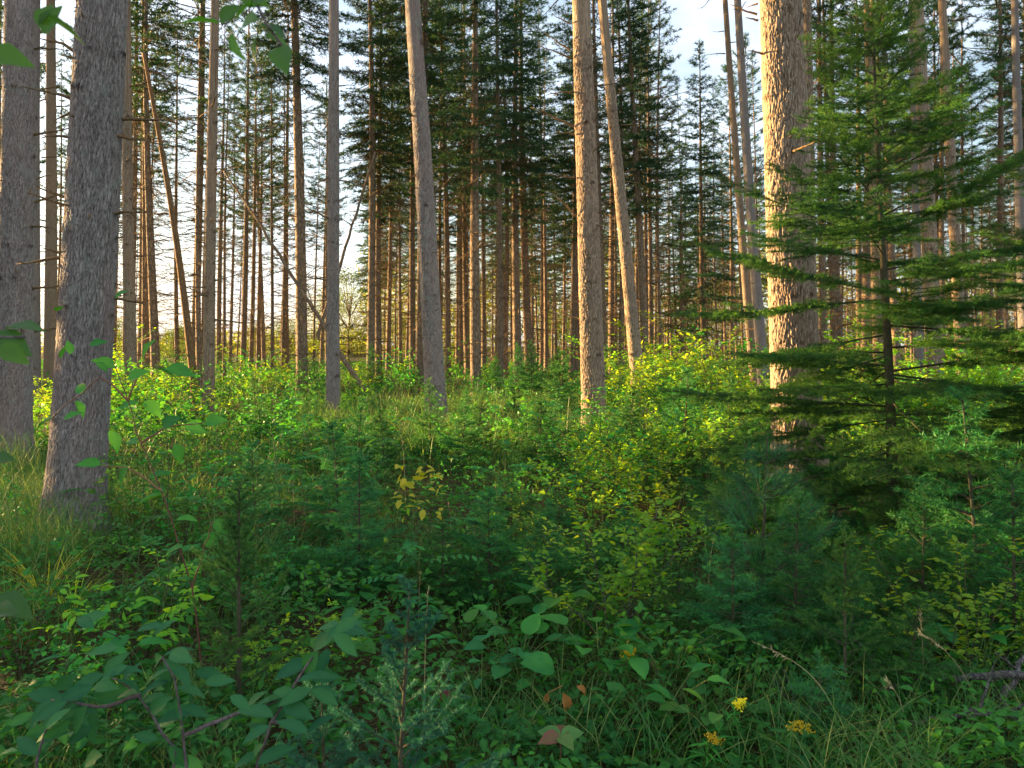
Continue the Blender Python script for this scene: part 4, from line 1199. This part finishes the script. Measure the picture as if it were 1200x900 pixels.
# reddish five leaved plant
b = on_ground(657, 925)
t = thing('five_leaved_plant', 'low plant with five reddish green leaves spread like a star', 'plant', b)
rg = np.random.default_rng(404)
m = MB(); m.sticks([[0, 0, -0.02]], [[0, 0, 0.22]], 0.003, 0.002, 5)
obj('stem', m.data('stem', M['red_stem']), t)
for k, (a, ti) in enumerate(((80, 0.05), (152, 0.95), (215, 0.2), (290, 1.0), (20, 1.0))):
    m = MB()
    d_ = np.array([[math.cos(rad(a)), 0.9 * math.sin(rad(a)), 0.12]])
    m.scatter(*OVATE, np.array([[0, 0, 0.22]]), d_, np.array([[0, -0.5, 0.9]]), np.array([0.088]), np.array([ti]))
    obj('leaf', m.data('leaf', M['leaf_red'], True), t)
# withered leaf and small red leaves
t = thing('withered_leaf', 'curled withered orange brown leaf among the broad leaves', 'leaf', at(660, 812, 2.95))
m = MB()
P = np.array([[-0.06, 0, 0.0], [0.0, 0, 0.0], [0.05, 0.01, 0.02]])
Dd = np.array([[-0.2, 0.1, -1.0], [0.25, 0, -1.0], [0.5, 0.1, -0.4]])
m.scatter(*leaf_shape([(0, .01), (.2, .2), (.5, .24), (.8, .12), (1, .01)], 0.7, 0.3, 0.15), P, Dd, np.array([[0, -1, 0.3], [0.3, -1, 0.2], [0, -0.6, 0.8]]), np.array([0.05, 0.085, 0.06]), np.array([0.3, 0.6, 0.4]))
m.sticks([[-0.06, 0, 0], [0, 0, 0]], [[0.0, 0.02, 0.02], [0.03, 0.03, -0.28]], 0.0016, 0.0016, 4)
obj('blade', m.data('blade', M['leaf_brown'], True), t)
t = thing('red_leaved_seedling', 'tiny seedling with dull red leaves left of the withered leaf', 'seedling', on_ground(523, 830))
m = MB(); m.sticks([[0, 0, -0.02]], [[0, 0, 0.12]], 0.002, 0.0015, 4); obj('stem', m.data('stem', M['red_stem']), t)
m = MB(); k = 5; az = np.arange(k) * 1.3
dd = np.stack([np.cos(az), np.sin(az), np.full(k, 0.1)], 1)
m.scatter(*OVATE, np.tile([[0, 0, 0.11]], (k, 1)), dd, np.tile([[0, -0.3, 1.0]], (k, 1)), np.full(k, 0.055), np.full(k, 0.0)); obj('foliage', m.data('foliage', M['leaf_red'], True), t)


# goldenrods
def goldenrod(label, px, py, d, h, heads, seed, lean=0.2):
    rg = np.random.default_rng(seed)
    tip = at(px, py, d)
    b = np.array([tip[0] - lean * 0.6, d, 0.0]); b[2] = float(gz(b[0], b[1]))
    t = thing('goldenrod', label, 'flower', b, group='yellow goldenrods at the bottom')
    top = tip - b
    s = np.linspace(0, 1, 9)[:, None]
    path = np.concatenate([top[:2] * s ** 1.6, top[2:] * s], 1)
    m = MB(); m.tube(path, np.linspace(0.003, 0.0015, 9), 5); obj('stem', m.data('stem', M['green_stem'], True), t)
    n = 30
    u = 0.15 + 0.8 * rg.random(n)
    P = np.stack([np.interp(u, s[:, 0], path[:, k]) for k in range(3)], 1)
    az = np.arange(n) * 2.4
    dd = unit(np.stack([np.cos(az), np.sin(az), 0.3 + 0 * az], 1))
    m = MB(); m.scatter(*LANCE, P, dd, leaf_normals(dd, rg, 1, .3), 0.08 * (0.6 + 0.5 * rg.random(n)), np.clip(rg.normal(.5, .2, n), 0, 1)); obj('foliage', m.data('foliage', M['leaf'], True), t)
    m = MB()
    for (ox, oz, rr, k) in heads:
        P = np.array([top[0] + ox, top[1], top[2] + oz]) + rg.normal(0, 1, (k, 3)) * [rr, rr * 0.8, rr * 0.6]
        dd = unit(rg.normal(0, 1, (k, 3)) + [0, 0, 0.6])
        m.scatter(*SMALL, P, dd, rg.normal(0, 1, (k, 3)), np.full(k, 0.011), rg.random(k))
    obj('flower_head', m.data('flower_head', M['petal']), t)


goldenrod('goldenrod with a bright yellow flower head above the broad leaves', 737, 766, 3.15, 0.3, [(0, 0, 0.011, 90), (0.012, 0.014, 0.008, 50), (-0.012, -0.014, 0.008, 40)], 501, 0.05)
goldenrod('goldenrod with a drooping yellow plume beside the fallen stick', 865, 826, 2.8, 0.3, [(0, 0, 0.012, 90), (0.012, 0.012, 0.008, 50)], 502, 0.1)
goldenrod('lowest goldenrod with a small yellow head near the bottom edge', 836, 866, 2.65, 0.2, [(0, 0, 0.013, 80)], 503, 0.08)
goldenrod('goldenrod with a pale feathery yellow tip leaning right', 938, 851, 2.7, 0.2, [(0, 0, 0.016, 60), (-0.03, -0.006, 0.012, 40), (0.03, -0.01, 0.01, 20)], 504, 0.3)


# dry grass stalks standing on their own
def stalk(label, bpx, bpy_, tpx, tpy, d, seed, head=26, droop=0.06, name='dry_grass_stalk', cat='grass stalk'):
    rg = np.random.default_rng(seed)
    tip = at(tpx, tpy, d)
    b = np.array([(bpx - 600) / F * d, d, 0.0]); b[2] = float(gz(b[0], b[1])) - 0.01
    t = thing(name, label, cat, b, group='dry grass stalks')
    s = np.linspace(0, 1, 12)[:, None]
    top = tip - b
    path = np.concatenate([top[:2] * s ** 1.8, top[2:] * (s + 0.12 * np.sin(s * 3.14))], 1)
    m = MB(); m.tube(path, np.linspace(0.0022, 0.0009, 12), 5); obj('stem', m.data('stem', M['straw'], True), t)
    u = 0.72 + 0.28 * rg.random(head)
    P = np.stack([np.interp(u, s[:, 0], path[:, k]) for k in range(3)], 1)
    tg = unit(path[-1] - path[-3])
    dd = unit(tg + rg.normal(0, 0.45, (head, 3)))
    m = MB(); m.scatter(*LANCE, P, dd, rg.normal(0, 1, (head, 3)), np.full(head, 0.022), rg.random(head)); obj('seed_head', m.data('seed_head', M['straw'], True), t)


stalk('dry straw stalk with an upright seed head at the lower right', 1083, 890, 1078, 720, 3.1, 511)
stalk('straw stalk arching left with a drooping pale seed head at the lower right', 1150, 860, 1076, 740, 2.9, 512, 34)
stalk('leaning straw stalk with a dark dried head in front of the dark firs', 985, 880, 882, 752, 2.9, 513, 20)
stalk('short straw stalk leaning left beneath the pine sapling', 1065, 890, 1038, 795, 2.8, 514, 16)
stalk('pale broken straw stalk standing behind the blue green spruce', 497, 815, 502, 690, 3.0, 515, 6)
stalk('red brown bent stalk right behind the pale broken one', 490, 735, 493, 668, 3.9, 516, 6)
stalk('thin straw seen against the lit grass at the centre', 448, 540, 446, 465, 10.5, 517, 10)
stalk('thin straw left of the nearest fallen branch', 1035, 885, 1040, 800, 3.0, 518, 12)

rgS = np.random.default_rng(540)
for i, (px, py, h) in enumerate([(300, 600, 70), (345, 640, 75), (250, 650, 60), (405, 660, 80), (445, 620, 70), (475, 600, 90), (530, 660, 70), (585, 640, 75), (640, 610, 60), (705, 640, 90), (790, 640, 70), (830, 690, 80), (215, 600, 65), (360, 560, 55), (610, 560, 50), (560, 700, 90)]):
    dd_ = EYE * F / (py - HY)
    stalk(f'thin dry stalk standing {where(px, py)}', px, py, px + rgS.normal(0, 14), py - h, dd_, 541 + i, 8)
    THINGS[-1] = (THINGS[-1][0], px)

# yellow grass tufts at the left
for i, (px, py, s, lab) in enumerate(((50, 725, 0.8, 'tuft of yellowing grass left of the nearest grey trunk foot'), (85, 735, 0.6, 'smaller tuft of yellowing grass in front of the nearest grey trunk'))):
    rg = np.random.default_rng(520 + i)
    t = thing('grass_tuft', lab, 'grass', on_ground(px, py), scale=s, group='yellow grass tufts')
    m = MB()
    n = 26
    for k in range(n):
        az = rg.random() * 6.28
        pa = path_from([rg.normal(0, .02), rg.normal(0, .02), -0.02], [math.cos(az) * 0.3, math.sin(az) * 0.3, 1], 0.35 + 0.3 * rg.random(), 6, rg, (math.cos(az) * .8, math.sin(az) * .8, -0.3), 0.03)
        sd = np.array([-math.sin(az), math.cos(az), 0]) * 0.0045
        wd = np.array([.7, 1, 1, .9, .7, .45, .05])[:, None]
        V = np.stack([pa - sd * wd, pa + sd * wd], 1).reshape(-1, 3)
        j = np.arange(6) * 2
        m.add(V, quads=np.stack([j, j + 1, j + 3, j + 2], 1), tint=0.3 + 0.6 * rg.random())
    obj('blades', m.data('blades', M['leaf_yellow'], True), t)

# ------------------------------------------------------------------ far broadleaf trees and bushes in the open field at the left
def round_tree(seed, H, Rr, nl, ll, trunk_h):
    rg = np.random.default_rng(seed)
    st, fo = MB(), MB()
    pa = path_from([0, 0, -0.1], [0, 0, 1], H * 0.8, 6, rg, (0, 0, 0), 0.05)
    st.tube(pa, np.linspace(H * 0.018, H * 0.004, 7), 8)
    cl = []
    for k in range(46):
        z = trunk_h + (H - trunk_h) * rg.random() ** 0.8
        rr = Rr * math.sqrt(max(0.05, 1 - ((z - trunk_h) / (H - trunk_h) - 0.35) ** 2 * 2)) * rg.random() ** 0.45
        az = rg.random() * 6.28
        c = np.array([rr * math.cos(az), rr * math.sin(az), z])
        cl.append(c)
        i = int(np.clip(z / H * 5, 1, 6))
        mid = (pa[i] + c) / 2 + [0, 0, -0.1]
        st.sticks([pa[i], mid], [mid, c], [H * 0.005, H * 0.003], [H * 0.003, H * 0.001], 4)
    cl = np.array(cl)
    n = nl
    ci = rg.integers(len(cl), size=n)
    P = cl[ci] + rg.normal(0, 1, (n, 3)) * Rr * [0.2, 0.2, 0.14]
    dd = unit(rg.normal(0, 1, (n, 3)) + [0, 0, -0.2])
    fo.scatter(*TINY, P, dd, leaf_normals(dd, rg, 1, 0.6), ll * (0.6 + 0.7 * rg.random(n)), np.clip(0.25 + 0.5 * rg.random(len(cl))[ci] + rg.normal(0, 0.12, n), 0, 1))
    return [('trunk', st.data('trunk', M['bark_far'])), ('crown', fo.data('crown', M['far_leaf']))]


RT = [round_tree(601, 7, 2.6, 9000, 0.13, 1.2), round_tree(602, 3.2, 1.7, 6000, 0.10, 0.3)]
for px, d, k, s, lab in [(408, 62, 0, 1.05, 'bright broadleaf tree beyond the trunks left of the centre'), (386, 70, 0, 0.9, 'paler broadleaf tree behind the bright one left of the centre'), (205, 58, 1, 0.9, 'round sunlit bush at the foot of the bright sky gap'),
                         (228, 66, 1, 1.0, 'sunlit bush right of the round one in the sky gap'), (300, 75, 1, 1.1, 'far sunlit bush left of the slim straight grey trunk'), (340, 72, 1, 1.2, 'far bush between the lit spruce trunk and the slim grey one'), (130, 70, 1, 1.2, 'far bush behind the slim dark left pine'),
                         (470, 80, 1, 1.3, 'far bush left of the leaning grey centre pine'), (650, 95, 0, 0.8, 'distant broadleaf tree behind the middle trunks'), (820, 90, 0, 0.9, 'distant broadleaf tree below the pointed spruce'), (1000, 80, 0, 0.8, 'distant broadleaf tree behind the sapling'),
                         (560, 95, 0, 0.8, 'distant broadleaf tree behind the golden edged spruce'), (730, 85, 0, 0.7, 'distant broadleaf tree behind the pink lit pine'), (1160, 75, 0, 0.7, 'distant broadleaf tree near the right edge'), (905, 80, 0, 0.7, 'distant broadleaf tree behind the leaning pair')]:
    x = (px - 600) / F * d
    t = thing('broadleaf_tree' if k == 0 else 'round_bush', lab, 'tree' if k == 0 else 'bush', (x, d, -0.05), (0, 0, rgU.random() * 6), s, 'broadleaf trees and bushes beyond the stand')
    parts(t, RT[k])

# ------------------------------------------------------------------ the wood that goes on far behind the stand
rg = np.random.default_rng(650)
m = MB()
nc = 2200
px = np.where(rg.random(nc) < 0.15, 60 + 370 * rg.random(nc), 425 + 830 * rg.random(nc))
dz_ = 104 + 40 * rg.random(nc)
topz = np.where(px < 430, 1.2 + 2.2 * vnoise(px, dz_, 41, 40), 7 + 10 * vnoise(px, dz_, 42, 60))
C = np.stack([(px - 600) / F * dz_, dz_, topz * rg.random(nc) ** 0.8 + 0.4], 1)
ci = rg.integers(nc, size=70000)
P = C[ci] + rg.normal(0, 1, (len(ci), 3)) * [1.1, 1.1, 0.75]
dd = unit(rg.normal(0, 1, P.shape))
m.scatter(*TINY, P, dd, leaf_normals(dd, rg, 1, 0.8), 0.35 + 0.35 * rg.random(len(ci)), np.clip(rg.random(nc)[ci] * 0.8 + rg.normal(0.05, 0.15, len(ci)), 0, 1))
fw = obj('far_woods', m.data('far_woods', M['far_wood']))
tag(fw, 'mixed wood coloured as sunlit continuing far behind the trunks', 'woods'); fw['kind'] = 'stuff'

# ------------------------------------------------------------------ grass and ground cover
rg = np.random.default_rng(701)


def frustum_pts(n, d0, d1, pw=1.0, x0=-80, x1=1280):
    d = d0 + (d1 - d0) * rg.random(n) ** pw
    px = x0 + (x1 - x0) * rg.random(n)
    return (px - 600) / F * d, d, px


m = MB()


def blades(x, y, h, w, tint, bend):
    n = len(x)
    az = rg.random(n) * 6.28
    s = np.linspace(0, 1, 5)
    dirx = np.cos(az)[:, None]; diry = np.sin(az)[:, None]
    off = bend[:, None] * h[:, None] * s ** 2
    zz = h[:, None] * (s - 0.28 * bend[:, None] * s ** 2)
    cx = x[:, None] + dirx * off; cy = y[:, None] + diry * off
    cz = gz(x, y)[:, None] - 0.01 + zz
    wd = w[:, None] * np.array([0.8, 1, 0.85, 0.55, 0.05])
    a2 = az + rg.normal(1.57, 0.5, n)
    sx = np.cos(a2)[:, None] * wd; sy = np.sin(a2)[:, None] * wd
    V = np.stack([np.stack([cx - sx, cy - sy, cz], -1), np.stack([cx + sx, cy + sy, cz], -1)], 2)   # n,5,2,3
    j = np.arange(4) * 2
    q = np.stack([j, j + 1, j + 3, j + 2], 1)[None] + (np.arange(n) * 10)[:, None, None]
    m.add(V.reshape(-1, 3), quads=q, tint=np.repeat(np.clip(tint, 0, 1), 10))


# everywhere near
x, y, px = frustum_pts(30000, 2.3, 10, 1.3)
k = vnoise(x, y, 3, 0.6) > 0.35
x, y = x[k], y[k]
blades(x, y, 0.1 + 0.25 * rg.random(len(x)), np.full(len(x), 0.0022), rg.normal(0.2, 0.15, len(x)) + 0.7 * (rg.random(len(x)) < 0.14), 0.3 + 0.9 * rg.random(len(x)))
# tall grass round the two left trunks
x, y, px = frustum_pts(9000, 3.6, 9.5, 1.0, -60, 330)
k = vnoise(x, y, 4, 0.8) + 0.3 * (px < 90) - 0.15 * (px > 150) > 0.5
x, y = x[k], y[k]
blades(x, y, 0.2 + 0.42 * rg.random(len(x)), np.full(len(x), 0.0024), rg.normal(0.35, 0.2, len(x)) + 0.5 * (rg.random(len(x)) < 0.15), 0.2 + 0.8 * rg.random(len(x)))
# pale grass in the middle and far back
x, y, px = frustum_pts(12000, 10, 18, 1.0, 350, 720)
blades(x, y, 0.25 + 0.35 * rg.random(len(x)), np.full(len(x), 0.004), rg.normal(0.5, 0.25, len(x)), 0.2 + 0.8 * rg.random(len(x)))
x, y, px = frustum_pts(16000, 9, 40, 1.3)
blades(x, y, 0.25 + 0.4 * rg.random(len(x)), np.full(len(x), 0.006), rg.normal(0.4, 0.25, len(x)), 0.2 + 0.8 * rg.random(len(x)))
g_ = obj('grass', m.data('grass', M['grass'], False))
tag(g_, 'fine grass growing all through the undergrowth', 'grass'); g_['kind'] = 'stuff'

m = MB()
x, y, px = frustum_pts(34000, 2.4, 11, 1.25)
h = 0.03 + 0.42 * vnoise(x, y, 8, 0.55) ** 1.6
z = gz(x, y) + h * (0.35 + 0.65 * rg.random(len(x)))
dd = unit(np.stack([rg.normal(0, 1, len(x)), rg.normal(0, 1, len(x)), rg.normal(0, 0.35, len(x))], 1))
m.scatter(*SMALL, np.stack([x, y, z], 1), dd, leaf_normals(dd, rg, 1, 0.45), (0.025 + 0.035 * rg.random(len(x))) * (0.7 + 0.6 * vnoise(x, y, 9, 0.4)),
          np.clip(vnoise(x, y, 10, 0.7) * 0.8 + rg.normal(-0.05, 0.2, len(x)), 0, 1))
x, y, px = frustum_pts(60000, 10, 60, 1.5)
k = vnoise(x, y, 15, 1.1) > 0.42
x, y, px = x[k], y[k], px[k]
h = 0.1 + 0.8 * vnoise(x, y, 12, 1.6) ** 1.5
z = gz(x, y) + h * (0.25 + 0.75 * rg.random(len(x)))
dd = unit(np.stack([rg.normal(0, 1, len(x)), rg.normal(0, 1, len(x)), rg.normal(0, 0.5, len(x))], 1))
m.scatter(*TINY, np.stack([x, y, z], 1), dd, leaf_normals(dd, rg, 1, 0.6), 0.05 + 0.0022 * y + 0.05 * rg.random(len(x)), np.clip(vnoise(x, y, 13, 2.0) + rg.normal(0, 0.2, len(x)), 0, 1))
u_ = obj('ground_cover', m.data('ground_cover', M['cover'], False))
tag(u_, 'low leafy ground cover carpeting the forest floor', 'ground cover'); u_['kind'] = 'stuff'

# needle litter and little sticks on the bare floor
m = MB()
x, y, px = frustum_pts(9000, 2.4, 9, 1.2)
az = rg.random(len(x)) * 6.28
L_ = 0.02 + 0.09 * rg.random(len(x)) ** 2
p0 = np.stack([x, y, gz(x, y) + 0.006 + 0.02 * rg.random(len(x))], 1)
p1 = p0 + np.stack([np.cos(az) * L_, np.sin(az) * L_, rg.normal(0, 0.015, len(x))], 1)
m.sticks(p0, p1, 0.0012, 0.0008, 3, rg.random(len(x)))
l_ = obj('litter', m.data('litter', M['straw']))
tag(l_, 'fallen needles and straw lying on the forest floor', 'litter'); l_['kind'] = 'stuff'

# ------------------------------------------------------------------ ground
n1 = 150
xs = np.concatenate([[-3000, -800, -200], np.linspace(-70, 70, n1), [200, 800, 3000]])
ys = np.concatenate([[-3000, -500, -60], np.linspace(-10, 110, n1), [200, 800, 3000]])
X, Y = np.meshgrid(xs, ys)
Z = gz(X, Y) * ((np.abs(X) < 75) & (Y > -12) & (Y < 112)) + 0.02 * (vnoise(X, Y, 30, 0.9) - 0.5)
W = len(xs)
i, k = np.meshgrid(np.arange(len(ys) - 1), np.arange(W - 1), indexing='ij')
q = np.stack([i * W + k, i * W + k + 1, (i + 1) * W + k + 1, (i + 1) * W + k], -1).reshape(-1, 4)
m = MB()
m.add(np.stack([X, Y, Z], -1).reshape(-1, 3), quads=q)
g_ = obj('ground', m.data('ground', M['ground'], True))
g_['kind'] = 'structure'

# ------------------------------------------------------------------ labels: tell the members of a small cluster apart by their order in the photo
clusters = {}
for o, key in THINGS:
    if key is not None:
        clusters.setdefault(o['label'], []).append((key, o))
ORD = {2: ['left of two:', 'right of two:'], 3: ['leftmost of three:', 'middle of three:', 'rightmost of three:'],
       4: ['leftmost of four:', 'second from left:', 'third from left:', 'rightmost of four:'],
       5: ['leftmost of five:', 'second from left:', 'middle of five:', 'fourth from left:', 'rightmost of five:']}
for lab, mem in clusters.items():
    mem.sort(key=lambda q: q[0])
    if len(mem) in ORD:
        for w_, (kx, o) in zip(ORD[len(mem)], mem):
            o['label'] = f'{w_} {lab}'

# ------------------------------------------------------------------ light, sky, camera
SUN_EL = 8.0
az_sun = math.atan2(-1.0, SUN_T)                       # compass-like angle from +Y, towards -X
to_sun = Vector((math.sin(az_sun) * math.cos(rad(SUN_EL)), math.cos(az_sun) * math.cos(rad(SUN_EL)), math.sin(rad(SUN_EL))))
sun = bpy.data.lights.new('sun', 'SUN')
sun.energy = 5.0
sun.angle = rad(0.6)
sun.color = (1.0, 0.67, 0.30)
so = bpy.data.objects.new('sun', sun)
COL.objects.link(so)
so.rotation_euler = (-to_sun).to_track_quat('-Z', 'Y').to_euler()
so.location = (-40, 20, 20)

w = bpy.data.worlds.new('World')
sc.world = w
w.use_nodes = True
nt = w.node_tree
N, L = nt.nodes, nt.links
bg = N['Background']
sky = N.new('ShaderNodeTexSky')
sky.sky_type = 'NISHITA'
sky.sun_disc = False
sky.sun_elevation = rad(SUN_EL)
sky.sun_rotation = az_sun
sky.air_density = 1.0
sky.dust_density = 1.6
sky.ozone_density = 1.2
# thin bright cloud
tc = N.new('ShaderNodeTexCoord')
mp = N.new('ShaderNodeMapping'); mp.inputs['Scale'].default_value = (1, 1, 2.6)
cn = N.new('ShaderNodeTexNoise'); cn.inputs['Scale'].default_value = 2.6; cn.inputs['Detail'].default_value = 7; cn.inputs['Roughness'].default_value = 0.6
L.new(tc.outputs['Generated'], mp.inputs[0]); L.new(mp.outputs[0], cn.inputs['Vector'])
cr = N.new('ShaderNodeMapRange'); cr.inputs[1].default_value = 0.38; cr.inputs[2].default_value = 0.70; cr.inputs[3].default_value = 0.1; cr.inputs[4].default_value = 0.7
L.new(cn.outputs['Fac'], cr.inputs[0])
mx = N.new('ShaderNodeMix'); mx.data_type = 'RGBA'; mx.inputs[7].default_value = (4.6, 4.9, 5.6, 1)
L.new(cr.outputs[0], mx.inputs[0]); L.new(sky.outputs[0], mx.inputs[6])
L.new(mx.outputs[2], bg.inputs['Color'])
bg.inputs['Strength'].default_value = 0.059

cam = bpy.data.cameras.new('camera')
co = bpy.data.objects.new('camera', cam)
COL.objects.link(co)
co.location = (0, 0, EYE)
co.rotation_euler = (rad(90), 0, 0)
cam.sensor_width = 36
cam.lens = F / 1200 * 36
cam.shift_y = -(450 - HY) / 1200
cam.clip_start = 0.05
cam.clip_end = 6000
cam.dof.use_dof = True
cam.dof.focus_distance = 6.0
cam.dof.aperture_fstop = 8.0
sc.camera = co

sc.render.engine = 'CYCLES'
sc.cycles.use_denoising = True
try:
    sc.cycles.denoiser = 'OPENIMAGEDENOISE'
    sc.cycles.denoising_input_passes = 'RGB_ALBEDO_NORMAL'
except Exception:
    pass
sc.cycles.max_bounces = 5
sc.cycles.diffuse_bounces = 2
sc.cycles.glossy_bounces = 2
sc.cycles.transmission_bounces = 4
sc.cycles.sample_clamp_indirect = 6
sc.view_settings.view_transform = 'Standard'
sc.view_settings.look = 'None'
sc.view_settings.exposure = 2.8
sc.view_settings.gamma = 1
sc.view_settings.use_curve_mapping = False
